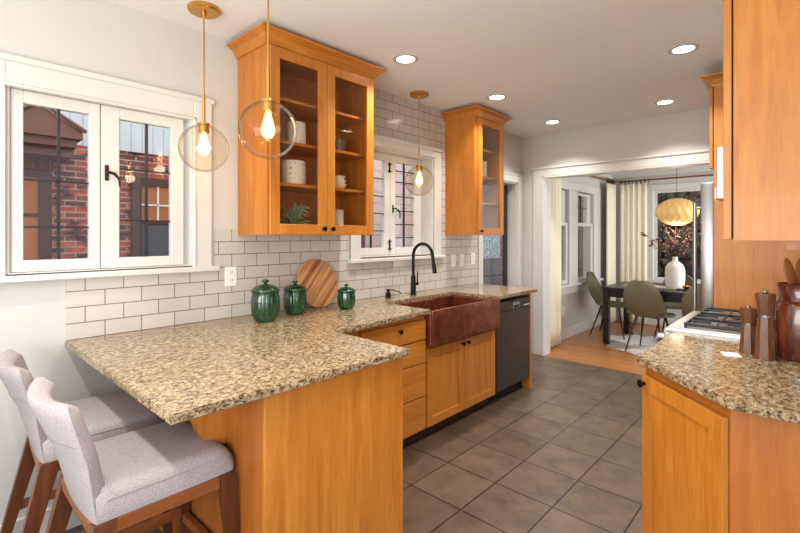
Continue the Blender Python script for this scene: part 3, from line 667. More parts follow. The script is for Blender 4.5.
# faucet
fx, fy = -2.515, 2.875; Z = 0.9155
fa = thing('faucet', 'matte black gooseneck faucet behind the copper sink', 'faucet', (fx, fy, Z))
t = BM(); lathe(t, [(0.030, 0), (0.030, 0.006), (0.024, 0.010), (0.022, 0.13), (0.0215, 0.16), (0.014, 0.165)], (fx, fy, Z), 24); obj('base', t, 'black', fa)
pts = [(fx, fy, Z+0.16), (fx, fy, Z+0.33)]
for k in range(1, 13):
    a = PI - PI*k/12*0.97; pts.append((fx+0.105+0.105*math.cos(a), fy, Z+0.33+0.105*math.sin(a)))
pts.append((fx+0.222, fy, Z+0.27))
obj('spout', tube(BM(), pts, 0.0135, 14), 'black', fa)
obj('spray_head', tube(BM(), [pts[-1], (fx+0.234, fy, Z+0.195)], [0.017, 0.0185], 14), 'black', fa)
t = BM(); tube(t, [(fx, fy+0.018, Z+0.09), (fx, fy+0.06, Z+0.09)], 0.013, 12); tube(t, [(fx, fy+0.052, Z+0.09), (fx, fy+0.058, Z+0.20)], [0.006, 0.005], 10); obj('lever', t, 'black', fa)
sd = thing('soap_dispenser', 'short black soap pump on the counter left of the faucet', 'soap dispenser', (-2.545, 2.60, Z))
obj('pump', lathe(BM(), [(0.022, 0), (0.022, 0.04), (0.012, 0.045), (0.012, 0.058), (0.016, 0.06), (0.014, 0.072)], (-2.545, 2.60, Z), 18), 'black', sd)
obj('nozzle', tube(BM(), [(-2.545, 2.60, Z+0.062), (-2.50, 2.61, Z+0.066), (-2.44, 2.625, Z+0.055), (-2.428, 2.627, Z+0.042)], 0.0045, 8), 'black', sd)

# ------------------------------------------------------------------ right side
rc = thing('corner_base_cabinet', 'maple base cabinet with angled door under the near right counter', 'cabinet', (-0.2, 2.2, 0))
P1 = Vector((-0.527, 2.088)); P2 = Vector((-0.200, 1.748)); xr = RW-0.001
prism(t := BM(), [(P1.x, P1.y), (P2.x, P2.y), (xr, P2.y), (xr, 2.715), (-0.527, 2.715)], 0.10, 0.884); obj('carcass', t, 'maple_shade', rc)
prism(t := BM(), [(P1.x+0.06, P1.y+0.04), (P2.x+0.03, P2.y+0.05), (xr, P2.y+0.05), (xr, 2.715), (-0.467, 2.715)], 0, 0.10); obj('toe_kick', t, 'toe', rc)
# angled door in its own frame: u along P1->P2, n outward
u = (P2-P1).normalized(); nrm = Vector((-u.y, u.x));
if nrm.dot(Vector((-1, -1))) < 0: nrm = -nrm
Lf = (P2-P1).length
def dbox(t, u0, u1, n0, n1, z0, z1, bev=0.0015):
    s = bmesh.new(); bx(s, u0, u1, n0, n1, z0, z1, bev)
    for v in s.verts:
        a, b = v.co.x, v.co.y; p = P1+u*a+nrm*b; v.co.x, v.co.y = p.x, p.y
    merge(t, s)
t = BM(); a0, a1, f0 = 0.010, Lf-0.006, 0.062
dbox(t, a0, a0+f0, 0.001, 0.022, 0.11, 0.842); dbox(t, a1-f0, a1, 0.001, 0.022, 0.11, 0.842); dbox(t, a0+f0, a1-f0, 0.001, 0.022, 0.11, 0.172); dbox(t, a0+f0, a1-f0, 0.001, 0.022, 0.780, 0.842)
dr = obj('door', t, 'maple', rc)
t = BM(); dbox(t, a0+f0, a1-f0, 0.001, 0.009, 0.172, 0.780, 0); obj('door_panel', t, 'maple', dr)
kp = P1+u*(a0+0.020)+nrm*0.022; knob(dr, (kp.x, kp.y, 0.808), (nrm.x, nrm.y, 0), r=0.017)
t = BM(); prism(t, [(-0.555, 2.060), (-0.205, 1.700), (xr, 1.700), (xr, 2.718), (-0.555, 2.718)], 0.885, 0.915, 0.004, 2)
tag(obj('granite_countertop', t, 'granite', loc=(-0.2, 2.2, 0.885), sharp=30), 'speckled granite worktop with clipped corner holding the pepper mills', 'countertop')
r2 = thing('filler_base_cabinet', 'narrow maple base cabinet between the range and tall panel', 'cabinet', (-0.2, 3.64, 0))
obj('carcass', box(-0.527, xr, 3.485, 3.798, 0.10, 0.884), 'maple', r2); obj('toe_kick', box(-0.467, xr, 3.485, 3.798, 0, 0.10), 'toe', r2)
tag(obj('granite_countertop', box(-0.555, xr, 3.484, 3.798, 0.885, 0.915, bev=0.003), 'granite'), 'narrow granite strip on the far side of the range', 'countertop')
# range
rg = thing('gas_range', 'stainless gas range with black cast iron grates', 'range', (-0.2, 3.1, 0))
obj('body', box(-0.54, xr-0.01, 2.725, 3.48, 0.0, 0.90), 'steel', rg)
t = BM(); prism(t, [(-0.60, 2.724), (xr-0.01, 2.724), (xr-0.01, 3.481), (-0.60, 3.481)], 0.905, 0.928, 0.008, 3); bx(t, -0.53, 0.06, 2.75, 3.455, 0.926, 0.931)
obj('cooktop', t, 'steel', rg)
obj('control_panel', box(-0.60, -0.54, 2.726, 3.479, 0.80, 0.904, bev=0.004), 'steel', rg)
od = obj('oven_door', box(-0.565, -0.541, 2.735, 3.47, 0.12, 0.78, bev=0.004), 'steel', rg)
t = BM(); tube(t, [(-0.62, 2.78, 0.73), (-0.62, 3.42, 0.73)], 0.011, 12); tube(t, [(-0.565, 2.80, 0.73), (-0.62, 2.80, 0.73)], 0.008, 8); tube(t, [(-0.565, 3.40, 0.73), (-0.62, 3.40, 0.73)], 0.008, 8); obj('oven_handle', t, 'steel', od)
for k in range(5):
    y = 2.80+k*0.15; obj('knob', tube(BM(), [(-0.60, y, 0.862), (-0.612, y, 0.862), (-0.614, y, 0.862), (-0.645, y, 0.862)], [0.028, 0.028, 0.022, 0.020], 18), 'steel', rg)
obj('burner_tray', box(-0.515, 0.03, 2.745, 3.46, 0.9315, 0.934), 'steel', rg)
for gy in (2.752, 2.988, 3.225):
    t = BM(); y0, y1 = gy, gy+0.228; z0, z1 = 0.952, 0.963; xa, xb_ = -0.508, 0.022
    for x in (xa, xb_): bx(t, x-0.006, x+0.006, y0, y1, z0-0.006, z1, 0.002)
    for y in (y0+0.006, y1-0.006): bx(t, xa, xb_, y-0.006, y+0.006, z0-0.006, z1, 0.002)
    bx(t, -0.249, -0.237, y0, y1, z0, z1, 0.002)
    for x in (-0.375, -0.112):
        bx(t, x-0.0045, x+0.0045, y0, y0+0.082, z0, z1, 0.002); bx(t, x-0.0045, x+0.0045, y1-0.082, y1, z0, z1, 0.002)
    ym = (y0+y1)/2
    for p, q_ in ((xa, -0.41), (-0.34, -0.15), (-0.075, xb_)): bx(t, p, q_, ym-0.0045, ym+0.0045, z0, z1, 0.002)
    for x in (xa, xb_):
        for y in (y0+0.01, y1-0.01): bx(t, x-0.006, x+0.006, y-0.006, y+0.006, 0.9342, z0)
    obj('grate', t, 'iron', rg)
    for x in (-0.375, -0.112):
        obj('burner', lathe(BM(), [(0.044, 0), (0.044, 0.005), (0.032, 0.007), (0.032, 0.013), (0.026, 0.015)], (x, (y0+y1)/2, 0.9342), 20), 'steel', rg)
# hood
hd = thing('range_hood', 'stainless range hood over the gas range', 'range hood', (-0.15, 3.1, 1.60))
obj('shell', box(-0.372, xr, 2.745, 3.46, 1.605, 1.868, bev=0.003), 'steel', hd)
obj('front_lip', box(-0.378, -0.3725, 2.745, 3.46, 1.605, 1.66), 'steel', hd)
# tall panel and cabinet over the fridge
tp = thing('fridge_surround', 'tall maple panel and over-fridge cabinet with crown beyond the range', 'cabinet', (-0.2, 4.2, 0))
obj('side_panel', box(-0.530, xr, 3.80, 3.822, 0, 2.47), 'maple', tp)
obj('far_panel', box(-0.530, xr, 4.775, 4.797, 0, 2.47), 'maple', tp)
obj('carcass', box(-0.53, xr, 3.822, 4.775, 1.89, 2.47), 'maple', tp)
for ya, yb, ky in ((3.806, 4.293, 4.26), (4.298, 4.79, 4.33)):
    d = obj('door', box(-0.556, -0.536, ya, yb, 1.895, 2.46, bev=0.002), 'maple', tp); knob(d, (-0.556, ky, 1.93), (-1, 0, 0))
crown(tp, -0.53, xr, 3.80, 4.797, 2.462, 2.535, 0.068, sides=(1, 0, 1, 1))
# fridge
fr = thing('refrigerator', 'stainless refrigerator with long bar handles past the maple panel', 'refrigerator', (-0.25, 4.3, 0))
obj('body', box(-0.52, 0.10, 3.83, 4.768, 0.0, 1.80), 'dwsteel', fr)
for ya, yb, hy in ((3.835, 4.297, 4.25), (4.301, 4.765, 4.35)):
    d = obj('door', box(-0.615, -0.53, ya, yb, 0.70, 1.80, bev=0.012, seg=2), 'steel', fr)
    t = BM(); hy = 3.88 if ya < 4 else hy; tube(t, [(-0.655, hy, 0.80), (-0.655, hy, 1.66)], 0.013, 12)
    for z in (0.84, 1.62): tube(t, [(-0.615, hy, z), (-0.655, hy, z)], 0.009, 8)
    obj('handle', t, 'steel', d)
d = obj('drawer', box(-0.615, -0.53, 3.835, 4.765, 0.05, 0.69, bev=0.012, seg=2), 'steel', fr)
# near upper cabinet
ru = thing('upper_cabinet', 'tall plain maple upper cabinet above the near right counter', 'cabinet', (-0.05, 2.25, 1.405))
obj('carcass', box(-0.198, xr, 1.80, 2.73, 1.405, CE-0.004), 'maple', ru)
obj('gap_shade_strip', box(-0.2035, -0.198, 1.806, 2.725, 1.41, CE-0.01), 'near_black', ru)  # added dark strip standing in for the shade in the door gap
obj('door', box(-0.226, -0.2035, 1.802, 2.26, 1.407, CE-0.012, bev=0.0015), 'maple', ru); obj('door', box(-0.226, -0.2035, 2.264, 2.727, 1.407, CE-0.012, bev=0.0015), 'maple', ru)
obj('light_rail', box(-0.070, xr-0.02, 1.87, 1.89, 1.375, 1.4045), 'maple_shade', ru)
# mills
def mill(x, y, h, r, label):
    z = 0.9155; q = thing('pepper_mill', label, 'pepper mill', (x, y, z), 0.3, group='wooden pepper mills')
    n = 8
    obj('body', lathe(BM(), [(r, 0), (r*1.0, 0.003), (r*0.80, h*0.50), (r*0.72, h*0.60)], (0, 0, 0), n), 'mill', q, local=True, sharp=25)
    obj('collar', lathe(BM(), [(r*0.70, h*0.60+0.0005), (r*0.72, h*0.635)], (0, 0, 0), 24), 'steel', q, local=True)
    obj('head', lathe(BM(), [(r*0.72, h*0.635+0.0005), (r*0.80, h*0.72), (r*0.98, h*0.935), (r*0.95, h*0.945)], (0, 0, 0), n), 'mill', q, local=True, sharp=25)
    obj('cap_nut', lathe(BM(), [(0.007, h*0.945), (0.009, h*0.96), (0.007, h*0.985), (0.0, h)], (0, 0, 0), 12), 'steel', q, local=True)
mill(-0.155, 2.375, 0.282, 0.037, 'taller wooden pepper mill beside the red crock')
mill(-0.215, 2.435, 0.205, 0.034, 'shorter wooden pepper mill nearer the range grates')
# crock with spoons
cx, cy = -0.047, 2.47; q = thing('utensil_crock', 'glazed oxblood crock at the right counter edge', 'crock', (cx, cy, 0.9155))
obj('pot', lathe(BM(), [(0.084, 0), (0.090, 0.008), (0.092, 0.12), (0.091, 0.220), (0.087, 0.232), (0.078, 0.236), (0.076, 0.24), (0.079, 0.30), (0.080, 0.306), (0.073, 0.306), (0.070, 0.24), (0.070, 0.02)], (cx, cy, 0.9155), 40), 'crock', q, sharp=50)
def spoon(dx, dy, tx, ty, h, w_, label):
    b = Vector((cx+dx, cy+dy, 0.94)); e = Vector((cx+tx, cy+ty, 0.9155+h)); d = (e-b); t = BM()
    tube(t, [b, b+d*0.7], [0.006, 0.006], 8)
    # blade
    c = b+d*0.86; L2 = d.length*0.17; ax = d.normalized(); side = Vector((0.73, 0.68, 0)); side = (side-ax*side.dot(ax)).normalized(); fw = ax.cross(side)
    s = bmesh.new(); bmesh.ops.create_icosphere(s, subdivisions=3, radius=1)
    for v in s.verts: v.co = c + ax*v.co.z*L2 + side*v.co.x*w_ + fw*v.co.y*0.006
    merge(t, s); tag(obj('wooden_spoon', t, 'spoon', sharp=60), label, 'spoon', 'wooden utensils in the crock')
spoon(0.02, 0.0, -0.045, -0.010, 0.40, 0.022, 'leftmost wooden spoon standing in the oxblood crock')
spoon(-0.02, 0.03, 0.0, 0.03, 0.40, 0.028, 'broad wooden spatula standing in the oxblood crock at the picture edge')
t = box(-0.03, 0.03, -0.035, 0.035, 0, 0.003); bmesh.ops.rotate(t, verts=t.verts, matrix=Matrix.Rotation(0.35, 3, 'Z')); bmesh.ops.translate(t, verts=t.verts, vec=(-0.267, 2.345, 0.9155))
tag(obj('folded_card', t, 'white_plastic'), 'small white card lying on the granite before the mills', 'card')

# ------------------------------------------------------------------ bar stools
def stool():
    r = thing('bar_stool', 'near bar stool, pale grey fabric and walnut legs, closest to the aisle', 'bar stool', (0, 0, 0), group='upholstered stools at the peninsula')
    # seat cushion: rounded slab with drooping front
    t = bmesh.new(); nx, ny = 16, 16; hw, y0, y1, zt, zb_ = 0.214, -0.215, 0.225, 0.662, 0.572
    def top(u, v):
        x = (u*2-1); y = v*2-1
        edge = max(0, abs(x)-0.86)/0.14; ed2 = max(0, y-0.74)/0.26
        z = zt - 0.020*edge**2 - 0.052*ed2**2.0 + 0.006*(1-x*x)*(1-y*y)
        return z
    V = [[None]*(ny+1) for _ in range(nx+1)]; Wd = [[None]*(ny+1) for _ in range(nx+1)]
    for i in range(nx+1):
        for j in range(ny+1):
            u_, v_ = i/nx, j/ny; x = (u_*2-1)*hw; y = y0+(y1-y0)*v_
            rr = 0.03*max(0, abs(u_*2-1)-0.8)/0.2*max(0, v_-0.8)/0.2
            V[i][j] = t.verts.new((x*(1-rr), y-rr*0.5, top(u_, v_))); Wd[i][j] = t.verts.new((x*(1-rr)*0.985, (y-rr*0.5)*0.985, zb_))
    for i in range(nx):
        for j in range(ny):
            t.faces.new((V[i][j], V[i+1][j], V[i+1][j+1], V[i][j+1])); t.faces.new((Wd[i][j], Wd[i][j+1], Wd[i+1][j+1], Wd[i+1][j]))
    for i in range(nx): t.faces.new((V[i][0], Wd[i][0], Wd[i+1][0], V[i+1][0])); t.faces.new((V[i][ny], V[i+1][ny], Wd[i+1][ny], Wd[i][ny]))
    for j in range(ny): t.faces.new((V[0][j], V[0][j+1], Wd[0][j+1], Wd[0][j])); t.faces.new((V[nx][j], Wd[nx][j], Wd[nx][j+1], V[nx][j+1]))
    s = obj('seat', t, 'stoolfab', r, local=True, sharp=60)
    for sg in (-1, 1): obj('piping', tube(BM(), [(sg*hw, y0+0.03, zt-0.026), (sg*hw, y1-0.07, zt-0.028)], 0.002, 6), 'stoolfab', s, local=True)
    # back: curved, reclined, flaring at the top
    t = BM()
    rim = lambda a, b: math.sqrt(max(0.0, 1-0.80*max(0, (abs(a*2-1)-0.84)/0.16)**2))*math.sqrt(max(0.0, 1-0.80*max(0, (b-0.90)/0.10)**2))
    def back(u_, v_):
        x = (u_*2-1); z = 0.562+v_*0.385
        y = -0.226 - 0.095*v_ - 0.025*max(0, v_-0.5)/0.5 + 0.045*x*x*v_ + 0.010*x*x + 0.012*(1-rim(u_, v_))
        wv = 0.208+0.006*v_ - 0.012*max(0, v_-0.90)/0.10
        return (x*wv, y, z-0.022*(1-x*x)*v_ - 0.012*(abs(x)**8)*v_)
    sheet(t, back, 36, 28, lambda a, b: -0.054*rim(a, b))
    bb = obj('backrest', t, 'stoolfab', r, local=True, sharp=75)
    def sp(u_): v_ = 0.66; p = back(u_, v_); return (p[0], p[1]-0.0005, p[2])
    obj('seam', tube(BM(), [sp(0.03+0.94*k/20) for k in range(21)], 0.0014, 6), 'seam', bb, local=True)
    # legs
    for sx in (-1, 1):
        t = BM(); beam(t, (sx*0.205, 0.175, 0.571), (sx*0.225, 0.225, 0.0), 0.040, 0.040, 0.028, 0.028); obj('leg', t, 'stoolwood', r, local=True)
        t = BM(); beam(t, (sx*0.198, -0.190, 0.571), (sx*0.222, -0.335, 0.0), 0.040, 0.062, 0.030, 0.032); obj('leg', t, 'stoolwood', r, local=True)
        t = BM(); beam(t, (sx*0.204, -0.178, 0.520), (sx*0.204, -0.178, 0.571), 0.026, 0.02); bm2 = BM(); bx(bm2, sx*0.204-0.013, sx*0.204+0.013, -0.175, 0.155, 0.530, 0.571, 0.002); t.free(); obj('side_rail', bm2, 'stoolwood_y', r, local=True)
        obj('stretcher', bx(BM(), sx*0.215-0.011, sx*0.215+0.011, -0.27, 0.195, 0.235, 0.270, 0.002), 'stoolwood_y', r, local=True)
    obj('front_rail', bx(BM(), -0.185, 0.185, 0.160, 0.184, 0.530, 0.571, 0.002), 'stoolwood_y', r, local=True)
    obj('back_rail', bx(BM(), -0.185, 0.185, -0.225, -0.20, 0.530, 0.571, 0.002), 'stoolwood_y', r, local=True)
    obj('footrest', bx(BM(), -0.205, 0.205, 0.190, 0.215, 0.215, 0.250, 0.002), 'stoolwood_y', r, local=True)
    return r
s0 = stool(); s0.location = (-1.755, 0.572, 0)
dup(s0, (-2.305, 0.545, 0), math.radians(-3), 'far bar stool, pale grey fabric, tucked in against the left wall')

# ------------------------------------------------------------------ glass globe pendants
def pendant():
    r = thing('globe_pendant', 'x', 'pendant light', (0, 0, CE), group='clear glass globe pendants'); gz = 1.88-CE
    obj('canopy', lathe(BM(), [(0.078, -0.0005), (0.080, -0.004), (0.080, -0.018), (0.074, -0.024), (0.012, -0.026), (0.010, -0.045), (0.0, -0.046)], n=36), 'brass', r, local=True)
    obj('rod', tube(BM(), [(0, 0, -0.045), (0, 0, -0.46), (0, 0, -0.462), (0, 0, gz+0.134)], [0.0045, 0.0045, 0.008, 0.008], 10), 'brass', r, local=True)
    so = obj('socket', lathe(BM(), [(0.010, gz+0.134), (0.030, gz+0.131), (0.031, gz+0.127), (0.031, gz+0.119), (0.027, gz+0.117), (0.027, gz+0.082), (0.022, gz+0.078), (0.0, gz+0.078)][::-1], n=24), 'brass', r, local=True)
    t = BM(); Rg = 0.125; prof = [(0.030, gz+math.sqrt(Rg*Rg-0.03**2))]
    n = 22
    for k in range(1, n): 
        a = math.acos(0.97)*0+ (PI*k/n); rr = Rg*math.sin(a); zz = gz+Rg*math.cos(a)
        if rr < 0.031 and k < n/2: continue
        prof.append((rr, zz))
    prof.append((0.0005, gz-Rg))
    rings = []
    for rr, zz in prof: rings.append([t.verts.new((rr*math.cos(2*PI*k/40), rr*math.sin(2*PI*k/40), zz)) for k in range(40)])
    for A, Bq in zip(rings, rings[1:]):
        for k in range(40): t.faces.new((A[k], Bq[k], Bq[(k+1) % 40], A[(k+1) % 40]))
    obj('globe', t, 'globe', r, local=True, sharp=180)
    b = obj('bulb', lathe(BM(), [(0.012, gz+0.080), (0.014, gz+0.065), (0.022, gz+0.035), (0.029, gz+0.005), (0.028, gz-0.015), (0.018, gz-0.032), (0.0, gz-0.038)][::-1], n=20), 'bulbglass', r, local=True, sharp=180)
    t = BM()
    for k in range(6):
        a = 2*PI*k/6; tube(t, [(0.006*math.cos(a), 0.006*math.sin(a), gz+0.055), (0.013*math.cos(a+0.3), 0.013*math.sin(a+0.3), gz-0.012)], 0.0016, 5)
    obj('filament', t, 'filament', b, local=True)
    return r
M['bulbglass'] = bpy.data.materials.new('bulb_glass'); m = M['bulbglass']; m.use_nodes = True; nt = m.node_tree; nt.nodes.clear()
out = N(m, 'ShaderNodeOutputMaterial'); tr = N(m, 'ShaderNodeBsdfTransparent'); em = N(m, 'ShaderNodeEmission'); em.inputs[0].default_value = lin((255, 196, 120)); em.inputs[1].default_value = 9
mx = N(m, 'ShaderNodeMixShader'); mx.inputs[0].default_value = 0.30; L(m, tr.outputs[0], mx.inputs[1]); L(m, em.outputs[0], mx.inputs[2]); L(m, mx.outputs[0], out.inputs[0])
def plight(x, y, z, p, c=(1, 0.74, 0.45), r=0.03):
    l = bpy.data.lights.new('bulb_light', 'POINT'); l.energy = p; l.color = c; l.shadow_soft_size = r
    o = bpy.data.objects.new('bulb_light', l); COL.objects.link(o); o.location = (x, y, z)
p0 = pendant(); p0.location = (-2.37, 1.033, CE); p0['label'] = 'clear globe pendant hanging in front of the left window'
dup(p0, (-1.755, 1.045, CE), 0.2, 'clear globe pendant nearest the camera, before the wide glass cabinet')
dup(p0, (-2.46, 2.89, CE), 0.4, 'clear globe pendant above the sink faucet')
for x, y in ((-2.37, 1.033), (-1.755, 1.045), (-2.46, 2.89)): plight(x, y, 1.83, 1.2, (1, 0.80, 0.55))

# ------------------------------------------------------------------ recessed lights
def can():
    r = thing('recessed_light', 'x', 'ceiling light', (0, 0, CE), group='recessed ceiling lights')
    obj('trim_ring', lathe(BM(), [(0.062, -0.0004), (0.085, -0.0004), (0.086, -0.003), (0.078, -0.006), (0.062, -0.004)], n=36, closed=True), 'ringgrey', r, local=True)
    obj('lens', lathe(BM(), [(0.060, -0.0006), (0.060, -0.003), (0.0, -0.0035)], n=28), 'lens', r, local=True)
    return r
cans = [(-2.05, 2.266, 'recessed ceiling light between the wide cabinet and the camera, nearest the glass doors'), (-2.035, 3.425, 'recessed ceiling light nearest the narrow glass cabinet'),
        (-2.05, 4.575, 'recessed ceiling light nearest the corner above the side door'), (-1.0, 4.58, 'recessed ceiling light before the middle of the nook opening'), (-0.63, 3.36, 'recessed ceiling light at right, nearest the tall maple panel')]
c0 = can(); c0.location = (cans[0][0], cans[0][1], CE); c0['label'] = cans[0][2]
for x, y, lb in cans[1:]: dup(c0, (x, y, CE), 0, lb)
for x, y, lb in cans: area('downlight', (x, y, CE-0.012), 0.11, 10.5, NEUT, shape='DISK', spread=116)
for x, y in ((-0.75, 2.2), (-1.05, 1.1), (-0.9, -0.2), (-2.05, -0.2)):
    area('downlight', (x, y, CE-0.012), 0.11, 10.5, NEUT, shape='DISK', spread=116)

# ------------------------------------------------------------------ dining nook
tb = thing('dining_table', 'black wooden dining table in the nook', 'table', (-1.42, 6.6, 0)); tx0, tx1, ty0, ty1 = -2.07, -0.75, 6.10, 7.05
obj('tabletop', box(tx0, tx1, ty0, ty1, 0.715, 0.75, bev=0.004), 'blackwood', tb)
obj('apron', bx(bx(bx(box(tx0+0.06, tx1-0.06, ty0+0.05, ty0+0.07, 0.62, 0.714), tx0+0.06, tx1-0.06, ty1-0.07, ty1-0.05, 0.62, 0.714), tx0+0.04, tx0+0.06, ty0+0.05, ty1-0.05, 0.62, 0.714), tx1-0.06, tx1-0.04, ty0+0.05, ty1-0.05, 0.62, 0.714), 'blackwood', tb)
for x in (tx0+0.05, tx1-0.05):
    for y in (ty0+0.05, ty1-0.05): obj('leg', box(x-0.036, x+0.036, y-0.036, y+0.036, 0.009, 0.7145, bev=0.003), 'blackwood', tb)
tag(obj('table_runner', box(tx0+0.16, -0.85, 6.44, 6.74, 0.7505, 0.7535), 'runner'), 'cream cloth runner along the black dining table', 'table runner')
vx, vy = -1.33, 6.60; vz = 0.754
tag(obj('vase', lathe(BM(), [(0.085, 0), (0.100, 0.01), (0.110, 0.10), (0.112, 0.20), (0.105, 0.26), (0.080, 0.305), (0.045, 0.330), (0.032, 0.345), (0.030, 0.385), (0.034, 0.395), (0.024, 0.395), (0.022, 0.345)], (vx, vy, vz), 36), 'porcelain', sharp=60), 'white bottle-shaped vase on the dining table', 'vase')
def branch(ax, ay, h, seed, label):
    rnd = random.Random(seed); r = thing('leafy_branch', label, 'branch', (vx, vy, vz+0.30), group='burgundy branches in the white vase'); pts = []
    for k in range(7):
        s = k/6; pts.append((vx+0.008*math.cos(seed)+ax*s*s, vy+0.008*math.sin(seed)+ay*s*s, vz+0.30+h*s))
    t = BM(); tube(t, pts, [0.003]*4+[0.002]*3, 5); tw = []
    for k in range(3, 7):
        for q in range(3):
            p = Vector(pts[k]); d = Vector((rnd.uniform(-0.10, 0.10), rnd.uniform(-0.10, 0.10), rnd.uniform(0.0, 0.09))); tube(t, [p, p+d], 0.0014, 4); tw.append((p, p+d))
    obj('twig', t, 'bark', r)
    for mm in ('red_leaf', 'pink_leaf', 'leaf'):
        t = BM()
        for (p, e) in tw:
            for q in range(2 if mm != 'leaf' else 1):
                c = p.lerp(e, rnd.uniform(0.3, 1.1)); a = Vector((rnd.gauss(0, 1), rnd.gauss(0, 1), rnd.gauss(0, 1))).normalized(); b = a.orthogonal().normalized(); s = rnd.uniform(0.012, 0.021); nn = a.cross(b)*0.002
                P = [c+a*s, c+b*s*0.6, c-a*s, c-b*s*0.6]
                A = [t.verts.new(x+nn) for x in P]; Bq = [t.verts.new(x-nn) for x in P]; t.faces.new(A); t.faces.new(Bq[::-1])
                for i in range(4): t.faces.new((A[i], Bq[i], Bq[(i+1) % 4], A[(i+1) % 4]))
        obj('leaves', t, mm, r)
for i, (ax, ay, h) in enumerate(((-0.30, -0.12, 0.36), (-0.14, 0.05, 0.50), (0.02, 0.03, 0.58), (0.18, 0.05, 0.50), (0.22, 0.14, 0.38), (-0.24, -0.16, 0.22), (0.03, -0.10, 0.40), (0.26, 0.18, 0.24))):
    branch(ax, ay, h, i+1, ['lowest-spreading left', 'tall left', 'tallest middle', 'tall right', 'right leaning', 'short far-left', 'front centre', 'short far-right'][i]+' burgundy branch in the white vase')
q = thing('candle_tray', 'small dark tray with brass bowl at the right of the dining table', 'tray', (-1.17, 6.40, 0.7535))
obj('tray', box(-1.27, -1.07, 6.33, 6.46, 0.7538, 0.766, bev=0.003), 'blackwood', q)
obj('bowl', lathe(BM(), [(0.02, 0), (0.045, 0.03), (0.05, 0.035), (0.04, 0.03), (0.01, 0.008)], (-1.17, 6.395, 0.7665), 20), 'brass', q)

def shell_chair():
    r = thing('dining_chair', 'x', 'chair', (0, 0, 0), group='olive upholstered dining chairs')
    def S(u_, v_):
        x = u_*2-1
        if v_ < 0.5:
            s = v_/0.5; y = 0.23-0.40*s; z = 0.452-0.012*math.sin(PI*s)+0.035*x*x*(0.3+s*0.5); wv = 0.215+0.02*math.sin(PI*s)-0.05*max(0, 0.18-s)/0.18
        else:
            s = (v_-0.5)/0.5; y = -0.17-0.13*math.sin(s*PI/2)**0.8-0.03*s+0.075*x*x*(1-0.4*s); z = 0.452+0.405*s**1.15+0.06*x*x*(1-s)+0.028*(1-x*x)*s*s; wv = 0.212*math.sqrt(max(0.02, 1-max(0, s-0.5)**2/0.285))
        return (x*wv, y, z)
    obj('shell', sheet(BM(), S, 18, 32, 0.022), 'olive', r, local=True, sharp=60)
    for sx in (-1, 1):
        for yy, fy_ in ((0.15, 0.22), (-0.13, -0.24)): obj('leg', tube(BM(), [(sx*0.12, yy*0.8, 0.435), (sx*0.20, fy_, 0.0)], [0.013, 0.008], 10), 'olive_leg', r, local=True)
    obj('under_frame', bx(bx(BM(), -0.13, 0.13, 0.10, 0.13, 0.422, 0.438), -0.13, 0.13, -0.12, -0.09, 0.422, 0.438), 'olive_leg', r, local=True)
    return r
ch = shell_chair(); ch.location = (-1.49, 6.10, 0.008); ch.rotation_euler = (0, 0, -0.1); ch['label'] = 'olive shell chair on the near side of the table, its back to the camera'
ch.location.z = 0.0085
dup(ch, (-2.13, 6.72, 0.0), -PI/2, 'olive shell chair at the left end of the table by the curtain')
dup(ch, (-1.45, 7.16, 0.0), PI, 'olive shell chair on the far side of the table under the window')
dup(ch, (-0.93, 6.12, 0.0085), 0.15, 'olive shell chair at the right, half hidden by the refrigerator')
# hide rug
t = BM(); pts = []
rnd = random.Random(11)
for k in range(36):
    a = 2*PI*k/36; rr = 1+0.10*math.sin(3*a+1)+0.07*math.sin(7*a)+0.04*rnd.uniform(-1, 1); pts.append((-1.35+0.78*rr*math.cos(a), 6.45+0.62*rr*math.sin(a)))
prism(t, pts, 0.0005, 0.008); tag(obj('hide_rug', t, 'hide'), 'pale hide rug under the dining table', 'rug')
# paper lamp
lx, ly, lz = -1.31, 6.60, 1.722
q = thing('pleated_pendant', 'cream pleated saucer pendant glowing above the dining table', 'pendant light', (lx, ly, 2.46))
prof = []
for k in range(25):
    a = PI*k/24; prof.append((0.030+0.205*math.sin(a)**1.25, 0.172*math.cos(a)*(1 if True else 0)))
t = BM(); NS = 128; rings = []
for i, (rr, zz) in enumerate(prof):
    ring = []
    for k in range(NS):
        a = 2*PI*k/NS; tt = PI*i/24; md = 1+0.035*(abs(math.sin(8*a+2.2*tt))+abs(math.sin(8*a-2.2*tt))-1)*math.sin(tt); ring.append(t.verts.new((lx+rr*md*math.cos(a), ly+rr*md*math.sin(a), lz+zz)))
    rings.append(ring)
for A, Bq in zip(rings, rings[1:]):
    for k in range(NS): t.faces.new((A[k], Bq[k], Bq[(k+1) % NS], A[(k+1) % NS]))
nf = len(t.faces)
for k in range(16):
    for sg in (-1, 1):
        pl = []
        for i in range(1, 24):
            tt = PI*i/24; rr, zz = prof[i]; a = 2*PI*k/16 + sg*0.20*math.sin(3*tt); pl.append((lx+(rr+0.006)*math.cos(a), ly+(rr+0.006)*math.sin(a), lz+zz))
        tube(t, pl, 0.0022, 4)
t.faces.ensure_lookup_table()
for fc in t.faces[nf:]: fc.material_index = 1
sh_ = obj('shade', t, 'shade', q, sharp=25); sh_.data.materials.append(M['pleatline'])
obj('cord', tube(BM(), [(lx, ly, lz+0.17), (lx, ly, 2.459)], 0.003, 6), 'black', q)
obj('canopy', lathe(BM(), [(0.05, 2.44), (0.05, 2.4595)], (lx, ly, 0), 20), 'trim', q)
plight(lx, ly, lz-0.26, 9, (1, 0.88, 0.72), 0.08)
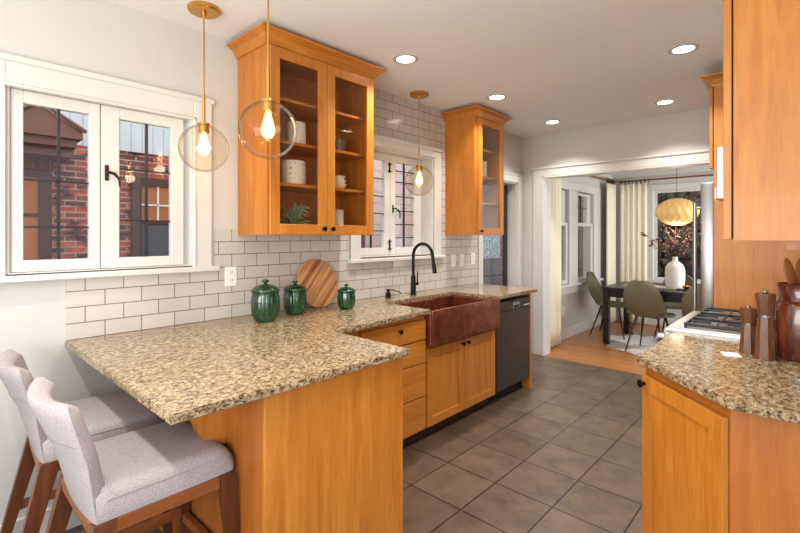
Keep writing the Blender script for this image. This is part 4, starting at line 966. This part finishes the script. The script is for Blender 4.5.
# curtains
def curtain(axis, c, u0, u1, z0, z1, folds, amp, label, seed=0):
    def S(u_, v_):
        uu = u0+(u1-u0)*u_; z = z1+(z0-z1)*v_
        dsp = amp*math.sin(2*PI*folds*u_+seed)*(0.75+0.35*v_)+0.25*amp*math.sin(2*PI*folds*2.3*u_+1+v_*1.5)
        return (c+dsp, uu, z) if axis == 'x' else (uu, c+dsp, z)
    tag(obj('curtain', sheet(BM(), S, int(folds*12), 10, 0.004), 'curtain', sharp=180), label, 'curtain', 'cream floor-length curtains')
curtain('x', -2.445, 5.235, 5.74, 0.02, 2.25, 5, 0.018, 'cream curtain just inside the nook opening, nearest the kitchen')
curtain('x', -2.44, 7.42, 7.84, 0.02, 2.255, 4, 0.018, 'cream curtain on the left wall beside the nook corner', 1)
curtain('y', 7.83, -2.36, -1.95, 0.02, 2.25, 5, 0.018, 'cream curtain on the back wall left of the window behind the table', 2)
def rod(p0, p1, brs, label):
    q = thing('curtain_rod', label, 'curtain rod', p0); ax = (Vector(p1)-Vector(p0)).normalized()
    obj('pole', tube(BM(), [p0, p1], 0.013, 12), 'rodwood', q)
    for b in brs:
        t = BM(); tube(t, [b[0], b[1]], 0.011, 8); obj('bracket', t, 'rodwood', q)
    t = BM(); n = int((Vector(p1)-Vector(p0)).length/0.055)
    return q
M['rodwood'] = mat('rod_bronze_wood', (112, 74, 44), 0.4)
M['ring'] = mat('dark_ring', (48, 34, 26), 0.4, 0.3)
ra = rod((-2.44, 6.50, 2.30), (-2.44, 7.86, 2.30), [((-2.53, 6.53, 2.30), (-2.44, 6.53, 2.30))], 'bronze curtain rod on the left wall of the nook')
rb_ = rod((-2.40, 7.83, 2.295), (-0.5, 7.83, 2.295), [((-1.14, 7.93, 2.295), (-1.14, 7.83, 2.295)), ((-2.38, 7.93, 2.295), (-2.38, 7.83, 2.295))], 'bronze curtain rod above the nook back window')
rc_ = rod((-2.445, 5.21, 2.295), (-2.445, 5.83, 2.295), [((-2.53, 5.25, 2.295), (-2.445, 5.25, 2.295))], 'bronze curtain rod just inside the nook opening')
def rings_on(q, pts, axis):
    for p in pts:
        t = BM(); c = Vector(p); rr = 0.020
        rp_ = [(c.x+rr*math.cos(a), c.y, c.z-0.004+rr*math.sin(a)) if axis == 'x' else (c.x, c.y+rr*math.cos(a), c.z-0.004+rr*math.sin(a)) for a in [2*PI*k/14 for k in range(15)]]
        # ring plane is perpendicular to the rod
        tube(t, rp_, 0.005, 6); bx(t, c.x-0.006, c.x+0.006, c.y-0.006, c.y+0.006, c.z-0.052, c.z-0.024); obj('ring', t, 'ring', q)
rings_on(ra, [(-2.44, 7.45+0.065*k, 2.30) for k in range(6)], 'x')
rings_on(rb_, [(-2.34+0.058*k, 7.83, 2.295) for k in range(8)], 'y')
rings_on(rc_, [(-2.445, 5.27+0.1*k, 2.295) for k in range(6)], 'x')
